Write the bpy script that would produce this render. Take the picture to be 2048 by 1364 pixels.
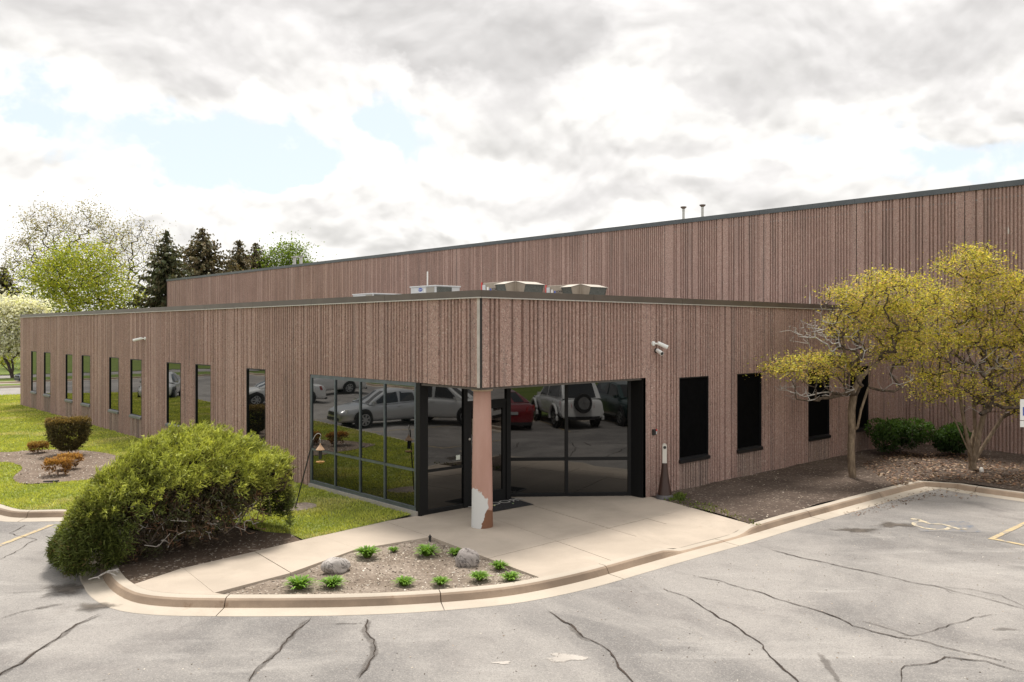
import bpy, math, random
import numpy as np
from mathutils import Vector, Matrix
from mathutils.geometry import delaunay_2d_cdt

for _o in list(bpy.data.objects):
    bpy.data.objects.remove(_o)
SC = bpy.context.scene
COL = SC.collection
R = math.radians

# ------------------------------------------------------------------ camera
YAW = R(47.4)
FWD = (math.cos(YAW), math.sin(YAW))
RGT = (math.sin(YAW), -math.cos(YAW))
CAM = (-9.995, -11.731, 3.7)
FOC, CX, HZ = 1690.0, 1024.0, 660.0
cd = bpy.data.cameras.new('camera')
cd.sensor_width = 36.0
cd.lens = 36.0 * FOC / 2048.0
cd.shift_y = -(682.0 - HZ) / 2048.0
cd.clip_start = 0.1
cd.clip_end = 3000.0
cam = bpy.data.objects.new('camera', cd)
COL.objects.link(cam)
cam.location = CAM
cam.rotation_euler = (R(90), 0, YAW - R(90))
SC.camera = cam

# ------------------------------------------------------------------ sky, sun, exposure
SUN_EL = R(64)
SUN_AZ = YAW + R(3)          # counter-clockwise from +X
SC.view_settings.view_transform = 'Standard'
SC.view_settings.look = 'None'
SC.view_settings.gamma = 1.0
SC.view_settings.use_curve_mapping = False
SC.view_settings.exposure = 1.25
SC.render.engine = 'CYCLES'
SC.cycles.use_denoising = True
SC.cycles.max_bounces = 8
SC.cycles.transparent_max_bounces = 12

class NT:
    """tiny helper to wire node trees"""
    def __init__(s, tree):
        s.t = tree
        for n in list(tree.nodes):
            tree.nodes.remove(n)
    def n(s, typ, ins=None, **props):
        nd = s.t.nodes.new(typ)
        for k, v in props.items():
            setattr(nd, k, v)
        for k, v in (ins or {}).items():
            sock = nd.inputs[k]
            if hasattr(v, 'node'):
                s.t.links.new(v, sock)
            else:
                sock.default_value = v
        return nd
    def math(s, op, a, b=0.0, c=0.0, clamp=False):
        return s.n('ShaderNodeMath', {0: a, 1: b, 2: c}, operation=op, use_clamp=clamp).outputs[0]
    def vmath(s, op, a, b=(0, 0, 0)):
        nd = s.n('ShaderNodeVectorMath', {0: a, 1: b}, operation=op)
        return nd.outputs['Value'] if op in ('LENGTH', 'DISTANCE', 'DOT_PRODUCT') else nd.outputs['Vector']
    def mapr(s, v, a, b, c=0.0, d=1.0, smooth=True):
        return s.n('ShaderNodeMapRange', {0: v, 1: a, 2: b, 3: c, 4: d}, clamp=True,
                   interpolation_type='SMOOTHSTEP' if smooth else 'LINEAR').outputs[0]
    def mix(s, f, a, b, mode='MIX'):
        nd = s.n('ShaderNodeMix', data_type='RGBA', blend_type=mode)
        for sock, v in ((nd.inputs[0], f), (nd.inputs[6], a), (nd.inputs[7], b)):
            if hasattr(v, 'node'):
                s.t.links.new(v, sock)
            elif isinstance(v, (int, float)):
                sock.default_value = v
            else:
                sock.default_value = (v[0], v[1], v[2], 1.0)
        return nd.outputs[2]
    def noise(s, vec, scale, detail=4.0, rough=0.55, dist=0.0, dims='3D'):
        return s.n('ShaderNodeTexNoise', {'Vector': vec, 'Scale': scale, 'Detail': detail, 'Roughness': rough,
                                          'Distortion': dist}, noise_dimensions=dims).outputs[0]
    def out(s, surf, typ='ShaderNodeOutputMaterial'):
        o = s.n(typ)
        s.t.links.new(surf, o.inputs['Surface'])

world = bpy.data.worlds.new('World')
SC.world = world
world.use_nodes = True
w = NT(world.node_tree)
CLOUD = 4.05          # cloud radiance before the 0.12 background strength
tc = w.n('ShaderNodeTexCoord').outputs['Generated']
# heading-aligned frame of the sky: x across, y ahead, z up
dl = w.n('ShaderNodeVectorRotate', {'Vector': tc, 'Angle': -(YAW - R(90))}, rotation_type='Z_AXIS').outputs[0]
sep = w.n('ShaderNodeSeparateXYZ', {0: dl})
zc = w.math('ADD', w.math('MAXIMUM', sep.outputs[2], 0.0), 0.16)
pv = w.n('ShaderNodeCombineXYZ', {0: w.math('DIVIDE', sep.outputs[0], zc), 1: w.math('DIVIDE', sep.outputs[1], zc), 2: 3.1}).outputs[0]
def skydir(px, py):
    v = Vector(((px - CX) / FOC, 1.0, (HZ - py) / FOC))
    return v.normalized()
# large banks (+) and clear gaps (-) of the cloud field: where, half sizes across / up, amount
BANKS = [   # banks and clear gaps of the cloud cover
    (760, 20, .40, .08, .22), (1650, 60, .34, .13, .18), (30, 60, .10, .07, .08), (300, 160, .16, .05, .10), (640, 200, .12, .045, .12),
    (240, 480, .35, .05, .16), (1250, 360, .16, .09, .16), (1900, 470, .3, .04, .12), (90, 330, .09, .055, .12), (640, 410, .16, .045, .14), (1490, 375, .05, .04, .14), (1000, 280, .06, .06, .12),
    (330, 300, .07, .045, -.21), (440, 335, .07, .05, -.19), (835, 235, .04, .05, -.20), (570, 318, .08, .028, -.15), (105, 205, .04, .035, -.20), (1630, 312, .065, .034, -.21),
    (1890, 345, .10, .024, -.17), (1352, 205, .035, .022, -.18), (1370, 335, .03, .02, -.16), (480, 198, .045, .022, -.15), (925, 345, .035, .018, -.14), (1470, 240, .05, .016, -.13),
]
GRAYS = [   # shaded undersides: broad slabs and the smaller bellies of the cumulus
    (700, 10, .34, .075, .95), (1130, 40, .16, .065, .75), (1600, 120, .26, .07, .34), (1900, 60, .2, .08, .45), (1960, 230, .16, .05, .34), (30, 80, .07, .07, .45), (330, 190, .12, .025, .38),
    (560, 215, .09, .03, .30), (430, 130, .06, .03, .18), (1290, 300, .08, .025, .50), (1220, 400, .16, .022, .60), (1150, 350, .07, .03, .45), (1510, 360, .05, .035, .50), (590, 400, .13, .016, .45), (100, 330, .10, .02, .25), (820, 430, .12, .02, .2), (1480, 190, .08, .02, .35), (1030, 250, .04, .05, .35),
    (1260, 110, .06, .10, -.7), (900, 130, .10, .02, .3), (240, 40, .10, .05, .3), (680, 490, .2, .02, .22), (60, 440, .1, .03, .12), (1760, 430, .2, .02, .14),
]
def blobs(tab):
    tot = None
    for px, py, sx, sy, am in tab:
        b = skydir(px, py)
        q = w.vmath('MULTIPLY', w.vmath('SUBTRACT', dw, tuple(b)), (1 / sx, .6, 1 / sy))
        g = w.math('EXPONENT', w.math('MULTIPLY', w.math('POWER', w.vmath('LENGTH', q), 2.0), -1.0))
        g = w.math('MULTIPLY', g, am)
        tot = g if tot is None else w.math('ADD', tot, g)
    return tot
# ragged everything: bend the sight direction a little before looking up the banks
wn = w.n('ShaderNodeTexNoise', {'Vector': w.vmath('MULTIPLY', dl, (6, 6, 9)), 'Scale': 1.0, 'Detail': 5.0, 'Roughness': .6}).outputs['Color']
dw = w.vmath('ADD', dl, w.vmath('MULTIPLY', w.vmath('SUBTRACT', wn, (.5, .5, .5)), (.30, .0, .14)))
def puffs(vec):
    v = w.n('ShaderNodeTexVoronoi', {'Vector': w.vmath('MULTIPLY', vec, (5.0, 5.0, 7.2)), 'Scale': 1.0, 'Detail': 3.0, 'Roughness': .50, 'Lacunarity': 2.3}, feature='F1')
    try: v.normalize = True
    except Exception: pass
    return w.math('SUBTRACT', 1.0, v.outputs['Distance'])
def fbm(vec, det=7.0):
    return w.noise(w.vmath('MULTIPLY', vec, (4.6, 4.6, 6.4)), 1.0, det, .58, .4)
bent = w.vmath('ADD', dl, w.vmath('MULTIPLY', w.vmath('SUBTRACT', wn, (.5, .5, .5)), (.05, .05, .035)))
up = w.vmath('ADD', bent, (0.003, 0.0, 0.012))
pa, pb_ = puffs(bent), puffs(up)
fa = fbm(bent)
fs, fb_ = fbm(bent, 4.5), fbm(up, 4.5)
bank = blobs(BANKS)
low = w.mapr(sep.outputs[2], 0.0, 0.16, 0.10, 0.0)
body = w.math('ADD', w.math('MULTIPLY', pa, .42), w.math('MULTIPLY', fa, .85))
dens = w.math('ADD', w.math('ADD', body, bank), low)
cover = w.mapr(dens, .590, .72)
relief = w.math('ADD', w.math('MULTIPLY', w.math('SUBTRACT', pa, pb_), 2.5), w.math('MULTIPLY', w.math('SUBTRACT', fs, fb_), 3.0))
soft = w.noise(w.vmath('MULTIPLY', dw, (3.4, 3.4, 5.4)), 1.0, 6.0, .55, .3)
gray = w.math('MULTIPLY', blobs(GRAYS), w.mapr(soft, .25, .60, .55, 1.15))
gray = w.math('ADD', gray, w.mapr(soft, .55, .78, 0.0, .16))
gray = w.math('MULTIPLY', gray, w.mapr(dens, .68, .86))
gray = w.math('MINIMUM', w.math('MAXIMUM', gray, 0.0), 1.05)
sund = (math.cos(SUN_EL) * math.sin(YAW - SUN_AZ), math.cos(SUN_EL) * math.cos(YAW - SUN_AZ), math.sin(SUN_EL))
glow = w.mapr(w.vmath('DOT_PRODUCT', dl, sund), .62, 1.0, 0.0, .35)
lum = w.math('SUBTRACT', .985, w.math('MULTIPLY', gray, .34))
lum = w.math('ADD', lum, w.math('MULTIPLY', relief, w.mapr(gray, .0, .9, .80, .30)))
lum = w.math('ADD', lum, glow)
lum = w.math('MINIMUM', w.math('MAXIMUM', lum, .58), 1.25)
ctint = w.mix(w.mapr(gray, 0, .9), (1.0, .978, .945), (1.0, .972, .955))
cloudc = w.vmath('SCALE', ctint); cloudc.node.inputs['Scale'].default_value = 1.0
w.t.links.new(w.math('MULTIPLY', lum, CLOUD), cloudc.node.inputs['Scale'])
sky = w.n('ShaderNodeTexSky', sky_type='NISHITA', sun_disc=False, sun_elevation=SUN_EL,
          sun_rotation=R(90) - SUN_AZ, altitude=200.0, air_density=1.0, dust_density=2.0, ozone_density=1.0)
veil = w.mix(.82, sky.outputs[0], (2.8, 3.02, 3.14))
skyc = w.mix(cover, veil, cloudc)
below = w.mix(w.mapr(sep.outputs[2], -.02, .0), (3.0, 3.1, 2.9), skyc)
bg = w.n('ShaderNodeBackground', {'Color': below, 'Strength': 0.12})
w.out(bg.outputs[0], 'ShaderNodeOutputWorld')
world.cycles.sampling_method = 'MANUAL'
world.cycles.sample_map_resolution = 512

sl = bpy.data.lights.new('sun', 'SUN')
sl.energy = 1.85
sl.angle = R(13)
sl.color = (1.0, .95, .87)
so = bpy.data.objects.new('sun', sl)
COL.objects.link(so)
so.location = (0, 0, 40)
so.rotation_euler = Vector((math.cos(SUN_EL) * math.cos(SUN_AZ), math.cos(SUN_EL) * math.sin(SUN_AZ), math.sin(SUN_EL))).to_track_quat('Z', 'Y').to_euler()

# ------------------------------------------------------------------ places: points on the ground plane seen along a sight line
def G(px, py, z=0.0):
    d = (CAM[2] - z) * FOC / (py - HZ)
    l = (px - CX) / FOC * d
    return (CAM[0] + d * FWD[0] + l * RGT[0], CAM[1] + d * FWD[1] + l * RGT[1])
def W(px, d):
    l = (px - CX) / FOC * d
    return (CAM[0] + d * FWD[0] + l * RGT[0], CAM[1] + d * FWD[1] + l * RGT[1])
def ZA(py, d):
    return CAM[2] + (HZ - py) / FOC * d
def inpoly(P, poly):
    x, y = P[:, 0], P[:, 1]
    r = np.zeros(len(P), bool)
    n = len(poly)
    for i in range(n):
        x1, y1 = poly[i]; x2, y2 = poly[(i + 1) % n]
        if y1 == y2:
            continue
        c = ((y1 > y) != (y2 > y)) & (x < (x2 - x1) * (y - y1) / (y2 - y1) + x1)
        r ^= c
    return r
def smooth_path(pts, n=6, closed=False):
    """Catmull-Rom through pts"""
    P = [Vector(p) for p in pts]
    out = []
    m = len(P)
    rng_ = range(m) if closed else range(m - 1)
    for i in rng_:
        if closed:
            p0, p1, p2, p3 = P[i - 1], P[i], P[(i + 1) % m], P[(i + 2) % m]
        else:
            p0, p1, p2, p3 = P[max(i - 1, 0)], P[i], P[i + 1], P[min(i + 2, m - 1)]
        for k in range(n):
            t = k / n
            out.append(.5 * ((2 * p1) + (p2 - p0) * t + (2 * p0 - 5 * p1 + 4 * p2 - p3) * t * t + (3 * p1 - p0 - 3 * p2 + p3) * t ** 3))
    if not closed:
        out.append(P[-1])
    return out

# ------------------------------------------------------------------ object helpers
ORG = {}
def setp(o, label=None, cat=None, group=None, kind=None):
    if label: o['label'] = label
    if cat: o['category'] = cat
    if group: o['group'] = group
    if kind: o['kind'] = kind
    return o
def thing(name, loc, label, cat, group=None):
    o = bpy.data.objects.new(name, None)
    o.empty_display_size = .2
    COL.objects.link(o)
    o.location = loc
    ORG[o.name] = Vector(loc)
    return setp(o, label, cat, group)
def link(name, me, parent=None, origin=(0, 0, 0), **props):
    o = bpy.data.objects.new(name, me)
    COL.objects.link(o)
    if parent is not None:
        o.parent = parent
        ORG[o.name] = ORG[parent.name]
    else:
        o.location = origin
        ORG[o.name] = Vector(origin)
    return setp(o, **props)
def copy_tree(o, parent=None):
    c = o.copy()
    COL.objects.link(c)
    ORG[c.name] = ORG[o.name]
    c.parent = parent
    for ch in list(o.children):
        copy_tree(ch, c)
    return c

class MB:
    def __init__(s):
        s.v, s.f, s.m = [], [], []
    def poly(s, pts, mi=0):
        b = len(s.v)
        s.v += [tuple(p) for p in pts]
        s.f.append(tuple(range(b, b + len(pts))))
        s.m.append(mi)
        return s
    def box(s, a, b, mi=0):
        x0, y0, z0 = (min(a[i], b[i]) for i in range(3)); x1, y1, z1 = (max(a[i], b[i]) for i in range(3))
        return s.hexa([(x0, y0, z0), (x1, y0, z0), (x1, y1, z0), (x0, y1, z0), (x0, y0, z1), (x1, y0, z1), (x1, y1, z1), (x0, y1, z1)], mi)
    def hexa(s, p, mi=0):
        b = len(s.v)
        s.v += [tuple(q) for q in p]
        for f in ((3, 2, 1, 0), (4, 5, 6, 7), (0, 1, 5, 4), (1, 2, 6, 5), (2, 3, 7, 6), (3, 0, 4, 7)):
            s.f.append(tuple(b + i for i in f)); s.m.append(mi)
        return s
    def bar(s, p, q, w_, h, mi=0, up=(0, 0, 1)):
        """box from p to q, w_ wide sideways and h high (centred)"""
        p, q = Vector(p), Vector(q)
        t = (q - p).normalized(); u = Vector(up)
        sd = t.cross(u)
        if sd.length < 1e-4: sd = t.cross(Vector((1, 0, 0)))
        sd.normalize(); u = sd.cross(t)
        sd *= w_ / 2; u = u * h / 2
        return s.hexa([p - sd - u, q - sd - u, q + sd - u, p + sd - u, p - sd + u, q - sd + u, q + sd + u, p + sd + u], mi)
    def prism(s, pts, z0, z1, mi=0, bottom=False):
        n = len(pts); b = len(s.v)
        zf0 = z0 if callable(z0) else (lambda x, y: z0)
        zf1 = z1 if callable(z1) else (lambda x, y: z1)
        s.v += [(p[0], p[1], zf0(p[0], p[1])) for p in pts] + [(p[0], p[1], zf1(p[0], p[1])) for p in pts]
        ar = sum(pts[i][0] * pts[(i + 1) % n][1] - pts[(i + 1) % n][0] * pts[i][1] for i in range(n))
        o = list(range(n)) if ar > 0 else list(range(n - 1, -1, -1))
        s.f.append(tuple(b + n + i for i in o)); s.m.append(mi)
        if bottom:
            s.f.append(tuple(b + i for i in reversed(o))); s.m.append(mi)
        for k in range(n):
            i, j = o[k], o[(k + 1) % n]
            s.f.append((b + i, b + j, b + n + j, b + n + i)); s.m.append(mi)
        return s
    def tube(s, path, rad, n=8, mi=0, cap=True):
        P = [Vector(p) for p in path]
        rad = rad if isinstance(rad, (list, tuple)) else [rad] * len(P)
        b = len(s.v)
        ref = Vector((0, 0, 1))
        for i, p in enumerate(P):
            t = (P[min(i + 1, len(P) - 1)] - P[max(i - 1, 0)]).normalized()
            u = t.cross(ref)
            if u.length < .1: u = t.cross(Vector((1, 0, 0)))
            u.normalize(); v_ = t.cross(u)
            for k in range(n):
                a = 2 * math.pi * k / n
                s.v.append(tuple(p + (u * math.cos(a) + v_ * math.sin(a)) * rad[i]))
        for i in range(len(P) - 1):
            for k in range(n):
                a, c = b + i * n + k, b + i * n + (k + 1) % n
                s.f.append((a, a + n, c + n, c)); s.m.append(mi)
        if cap:
            s.f.append(tuple(b + k for k in range(n))); s.m.append(mi)
            s.f.append(tuple(b + (len(P) - 1) * n + k for k in reversed(range(n)))); s.m.append(mi)
        return s
    def lathe(s, prof, c, n=20, mi=0, axis='Z'):
        b = len(s.v)
        for r_, z in prof:
            for k in range(n):
                a = 2 * math.pi * k / n
                x, y = r_ * math.cos(a), r_ * math.sin(a)
                s.v.append((c[0] + x, c[1] + y, c[2] + z) if axis == 'Z' else ((c[0] + z, c[1] + x, c[2] + y) if axis == 'X' else (c[0] + x, c[1] + z, c[2] + y)))
        for i in range(len(prof) - 1):
            for k in range(n):
                a, d = b + i * n + k, b + i * n + (k + 1) % n
                s.f.append((a, d, d + n, a + n)); s.m.append(mi)
        s.f.append(tuple(b + k for k in reversed(range(n)))); s.m.append(mi)
        s.f.append(tuple(b + (len(prof) - 1) * n + k for k in range(n))); s.m.append(mi)
        return s
    def build(s, name, mats, parent=None, origin=None, smooth=False, bevel=0.0, **props):
        org = ORG[parent.name] if parent is not None else Vector(origin or (0, 0, 0))
        me = bpy.data.meshes.new(name)
        me.from_pydata([(x - org.x, y - org.y, z - org.z) for x, y, z in s.v], [], s.f)
        for m in (mats if isinstance(mats, (list, tuple)) else [mats]):
            me.materials.append(m)
        me.polygons.foreach_set('material_index', s.m)
        if smooth:
            me.polygons.foreach_set('use_smooth', [True] * len(s.f))
        me.update()
        o = link(name, me, parent, tuple(org), **props)
        if bevel:
            md = o.modifiers.new('bevel', 'BEVEL'); md.width = bevel; md.segments = 2; md.limit_method = 'ANGLE'
        if smooth == 'auto':
            md = o.modifiers.new('edges', 'EDGE_SPLIT'); md.split_angle = R(35)
        return o

def np_mesh(name, V, F, mats, cols=None, mi=None, parent=None, origin=(0, 0, 0), smooth=False, **props):
    """V n x 3 world coordinates, F m x k faces"""
    org = ORG[parent.name] if parent is not None else Vector(origin)
    V = np.asarray(V, np.float32) - np.array(org, np.float32)
    F = np.asarray(F, np.int32)
    me = bpy.data.meshes.new(name)
    me.vertices.add(len(V)); me.vertices.foreach_set('co', V.ravel())
    m, k = F.shape
    me.loops.add(m * k); me.loops.foreach_set('vertex_index', F.ravel())
    me.polygons.add(m)
    me.polygons.foreach_set('loop_start', np.arange(0, m * k, k, dtype=np.int32))
    if mi is not None:
        me.polygons.foreach_set('material_index', np.asarray(mi, np.int32))
    if smooth:
        me.polygons.foreach_set('use_smooth', np.ones(m, bool))
    for mm in (mats if isinstance(mats, (list, tuple)) else [mats]):
        me.materials.append(mm)
    if cols is not None:
        a = me.color_attributes.new('Col', 'FLOAT_COLOR', 'POINT')
        c4 = np.ones((len(V), 4), np.float32); c4[:, :3] = cols
        a.data.foreach_set('color', c4.ravel())
    me.update(calc_edges=True)
    me.validate()
    return link(name, me, parent, tuple(org), **props)

def sheet(name, poly, zf, mats, spacing=.5, parent=None, holes=(), seed=0, **props):
    """a ground patch: polygon filled with points and triangulated, z from zf(x, y)"""
    rg = np.random.default_rng(seed)
    poly = [tuple(p[:2]) for p in poly]
    bd = []
    edges = []
    def ring(pl):
        s0 = len(bd)
        for i, p in enumerate(pl):
            q = pl[(i + 1) % len(pl)]
            n = max(1, int(math.hypot(q[0] - p[0], q[1] - p[1]) / (spacing * 1.0)))
            for k in range(n):
                t = k / n
                bd.append((p[0] + (q[0] - p[0]) * t, p[1] + (q[1] - p[1]) * t))
        e0 = len(bd)
        edges.extend((i, i + 1 if i + 1 < e0 else s0) for i in range(s0, e0))
    ring(poly)
    A = np.array(poly)
    lo, hi = A.min(0), A.max(0)
    gx, gy = np.meshgrid(np.arange(lo[0], hi[0], spacing), np.arange(lo[1], hi[1], spacing))
    P = np.stack([gx.ravel(), gy.ravel()], 1) + rg.uniform(-.3, .3, (gx.size, 2)) * spacing
    P = P[inpoly(P, poly)]
    B = np.array(bd)
    if len(P):
        keep = np.ones(len(P), bool)
        for i in range(0, len(P), 2000):
            d = np.sqrt(((P[i:i + 2000, None] - B[None]) ** 2).sum(2)).min(1)
            keep[i:i + 2000] = d > spacing * .45
        P = P[keep]
    pts = [Vector(p) for p in bd] + [Vector(p) for p in P]
    vs, es, fs, *_ = delaunay_2d_cdt(pts, edges, [], 1, 1e-5)
    me = bpy.data.meshes.new(name)
    cc = [(v.x, v.y, zf(v.x, v.y)) for v in vs]
    tri = []
    for f in fs:
        a, b, c = (vs[i] for i in f[:3])
        tri.append(tuple(f) if (b - a).cross(c - a) > 0 else tuple(reversed(f)))
    org = ORG[parent.name] if parent is not None else Vector((0, 0, 0))
    me.from_pydata([(x - org.x, y - org.y, z - org.z) for x, y, z in cc], [], tri)
    for m in (mats if isinstance(mats, (list, tuple)) else [mats]):
        me.materials.append(m)
    me.polygons.foreach_set('use_smooth', [True] * len(tri))
    me.update()
    return link(name, me, parent, **props)

def vnoise(x, y, seed=0):
    """cheap smooth value noise for ground relief (arrays or floats)"""
    s = seed * 1.7
    return (np.sin(x * 2.1 + s + 1.3 * np.sin(y * 1.7 + s)) + np.sin(y * 2.7 - s + 1.1 * np.sin(x * 2.3)) +
            .5 * np.sin(x * 5.3 + 2 * np.sin(y * 4.1 + s)) + .5 * np.sin(y * 6.1 + 2 * np.sin(x * 3.7 - s))) / 3.0

# ------------------------------------------------------------------ materials
def newmat(name):
    m = bpy.data.materials.new(name)
    m.use_nodes = True
    return m, NT(m.node_tree)
def plain(name, col, rough=.6, metal=0.0, spec=.5, var=.0, vscale=6.0, bump=0.0, bscale=60.0, emit=None):
    m, t = newmat(name)
    p = t.n('ShaderNodeTexCoord').outputs['Object']
    c = (*col, 1.0)
    if var:
        n = t.noise(p, vscale, 5.0, .6)
        c = t.mix(t.mapr(n, .3, .7), tuple(x * (1 - var) for x in col), tuple(min(1, x * (1 + var)) for x in col))
    ins = {'Base Color': c, 'Roughness': rough, 'Metallic': metal, 'Specular IOR Level': spec}
    if bump:
        ins['Normal'] = t.n('ShaderNodeBump', {'Strength': bump, 'Distance': .01, 'Height': t.noise(p, bscale, 3.0, .6)}).outputs[0]
    b = t.n('ShaderNodeBsdfPrincipled', ins)
    t.out(b.outputs[0])
    return m

def aggregate(name, c1, c2, dark_mark=0.0, gray=0.0):
    """exposed-aggregate concrete: pebbly speckle, faint run-down streaks"""
    m, t = newmat(name)
    p = t.n('ShaderNodeTexCoord').outputs['Object']
    vor = t.n('ShaderNodeTexVoronoi', {'Vector': p, 'Scale': 42.0, 'Randomness': 1.0}, feature='F1')
    sp = t.n('ShaderNodeSeparateColor', {0: vor.outputs['Color']})
    big = t.noise(p, .55, 4.0, .6)
    strk = t.noise(t.vmath('MULTIPLY', p, (5.5, 5.5, .22)), 1.0, 5.0, .6, .2)
    strk2 = t.noise(t.vmath('MULTIPLY', p, (14.0, 14.0, .5)), 1.0, 3.0, .6)
    c = t.mix(sp.outputs[0], c1, c2)
    c = t.mix(t.mapr(sp.outputs[1], .86, .97, 0, .55), c, (.60, .50, .42))
    c = t.mix(t.mapr(sp.outputs[2], .80, .97, 0, .60), c, (.13, .095, .085))
    c = t.mix(t.mapr(big, .35, .68, 0.0, .35), c, tuple(x * .80 for x in c1))
    c = t.mix(t.mapr(strk, .48, .70, 0.0, .42 + dark_mark), c, (.150, .122, .112))
    c = t.mix(t.mapr(strk2, .60, .78, 0.0, .28), c, (.47, .40, .36))
    if gray:
        c = t.mix(gray, c, (.15, .135, .125))
    bn = t.n('ShaderNodeBump', {'Strength': .75, 'Distance': .012, 'Height': vor.outputs['Distance']})
    b = t.n('ShaderNodeBsdfPrincipled', {'Base Color': c, 'Roughness': .9, 'Specular IOR Level': .25, 'Normal': bn.outputs[0]})
    t.out(b.outputs[0])
    return m
M = {}
M['wall'] = aggregate('ribbed_aggregate_concrete', (.335, .218, .184), (.465, .312, .264))
M['wall_stained'] = aggregate('weathered_aggregate_concrete', (.29, .20, .165), (.38, .275, .23), dark_mark=.14, gray=.10)
M['wall_tall'] = aggregate('warehouse_aggregate_concrete', (.345, .225, .192), (.45, .305, .262), dark_mark=-.05)
M['joint'] = plain('joint_sealant', (.46, .42, .38), .8, var=.15)
M['dark_gap'] = plain('dark_gap', (.03, .027, .025), .9)
M['coping'] = plain('brown_metal_coping', (.105, .083, .066), .42, .2, var=.12, vscale=1.5)
M['coping_gray'] = plain('gray_metal_coping', (.085, .092, .10), .42, .25, var=.12, vscale=1.2)
M['drip'] = plain('light_drip_edge', (.50, .47, .43), .45, .4)
M['roofing'] = plain('roof_membrane', (.32, .31, .30), .9, var=.2, vscale=1.0)
M['soffit'] = plain('soffit_paint', (.09, .075, .065), .7)
M['black_frame'] = plain('black_anodized_frame', (.007, .007, .0075), .5, 0, .25)
M['steel_frame'] = plain('slate_anodized_frame', (.115, .135, .15), .36, .4, var=.15, vscale=3.0)
M['sill'] = plain('aluminium_sill', (.16, .165, .175), .42, .35, var=.12, vscale=4.0)
M['screen'] = plain('dark_sun_screen', (.003, .003, .0032), .85, spec=.04, var=.3, vscale=9.0)
M['sill_dark'] = plain('black_metal_sill', (.035, .036, .038), .3, .7)
M['interior'] = plain('dark_interior', (.012, .012, .013), .9)

def glass_mat(name, ior, tint=(.006, .007, .008), wav=.05):
    m, t = newmat(name)
    p = t.n('ShaderNodeTexCoord').outputs['Object']
    h = t.noise(p, .9, 1.0, .5)
    bn = t.n('ShaderNodeBump', {'Strength': wav, 'Distance': .05, 'Height': h})
    b = t.n('ShaderNodeBsdfPrincipled', {'Base Color': (*tint, 1), 'Roughness': .015, 'IOR': ior, 'Normal': bn.outputs[0]})
    t.out(b.outputs[0])
    return m
M['glass'] = glass_mat('tinted_reflective_glass', 2.2, (.003, .004, .004))
M['glass_dark'] = glass_mat('dark_tinted_glass', 1.88, (.003, .003, .003))
M['car_glass'] = glass_mat('car_glass', 1.8, wav=0.0)

def concrete(name, c, var=.12, dark_mark=.25, joint=.0):
    m, t = newmat(name)
    p = t.n('ShaderNodeTexCoord').outputs['Object']
    big = t.noise(p, .7, 5.0, .6, .3)
    fine = t.noise(p, 55.0, 3.0, .7)
    spots = t.noise(p, 3.2, 6.0, .7)
    brush = t.noise(t.vmath('MULTIPLY', p, (60, 6, 6)), 1.0, 2.0, .5)
    col = t.mix(t.mapr(big, .3, .7), tuple(x * (1 - var) for x in c), tuple(x * (1 + var) for x in c))
    col = t.mix(t.mapr(fine, .35, .75, 0, .25), col, tuple(x * .72 for x in c))
    col = t.mix(t.mapr(spots, .60, .76, 0, dark_mark), col, (c[0] * .62, c[1] * .52, c[2] * .42))
    bn = t.n('ShaderNodeBump', {'Strength': .25, 'Distance': .004, 'Height': t.math('ADD', fine, t.math('MULTIPLY', brush, .5))})
    b = t.n('ShaderNodeBsdfPrincipled', {'Base Color': col, 'Roughness': .88, 'Specular IOR Level': .3, 'Normal': bn.outputs[0]})
    t.out(b.outputs[0])
    return m
M['concrete'] = concrete('sidewalk_concrete', (.445, .375, .305))
M['kerb'] = concrete('kerb_concrete', (.45, .39, .32), .10, .35)
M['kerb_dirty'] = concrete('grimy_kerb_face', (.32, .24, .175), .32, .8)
M['kerb_shade'] = concrete('leaf_stained_kerb', (.27, .21, .165), .25, .6)  # darker tone of the kerb concrete, not assigned to any mesh
M['base'] = concrete('foundation_concrete', (.36, .33, .29))

def asphalt():
    m, t = newmat('worn_asphalt')
    p = t.n('ShaderNodeTexCoord').outputs['Object']
    big = t.noise(p, .16, 6.0, .62, .5)
    mid = t.noise(t.vmath('MULTIPLY', p, (1.0, .55, 1.0)), .9, 6.0, .65, .6)
    swept = t.noise(t.n('ShaderNodeVectorRotate', {'Vector': p, 'Angle': -YAW}, rotation_type='Z_AXIS').outputs[0], 1.0, 5.0, .6)
    sw2 = t.noise(t.vmath('MULTIPLY', t.n('ShaderNodeVectorRotate', {'Vector': p, 'Angle': -YAW}, rotation_type='Z_AXIS').outputs[0], (1.6, .28, 1.0)), 1.0, 6.0, .65, .3)
    vor = t.n('ShaderNodeTexVoronoi', {'Vector': p, 'Scale': 75.0}, feature='F1')
    sp = t.n('ShaderNodeSeparateColor', {0: vor.outputs['Color']})
    c = t.mix(t.mapr(big, .40, .60), (.168, .158, .151), (.285, .264, .246))
    c = t.mix(t.mapr(mid, .42, .72, 0, .5), c, (.355, .33, .305))
    c = t.mix(t.mapr(sw2, .52, .70, 0, .5), c, (.39, .365, .34))
    c = t.mix(t.mapr(mid, .48, .30, 0, .65), c, (.165, .150, .142))
    c = t.mix(t.mapr(swept, .40, .24, 0, .4), c, (.16, .14, .125))
    c = t.mix(t.mapr(sp.outputs[0], .62, .95, 0, .26), c, (.47, .43, .39))
    c = t.mix(t.mapr(sp.outputs[1], .62, .95, 0, .30), c, (.10, .092, .088))
    bn = t.n('ShaderNodeBump', {'Strength': .55, 'Distance': .006, 'Height': vor.outputs['Distance']})
    b = t.n('ShaderNodeBsdfPrincipled', {'Base Color': c, 'Roughness': .92, 'Specular IOR Level': .25, 'Normal': bn.outputs[0]})
    t.out(b.outputs[0])
    return m
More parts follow.
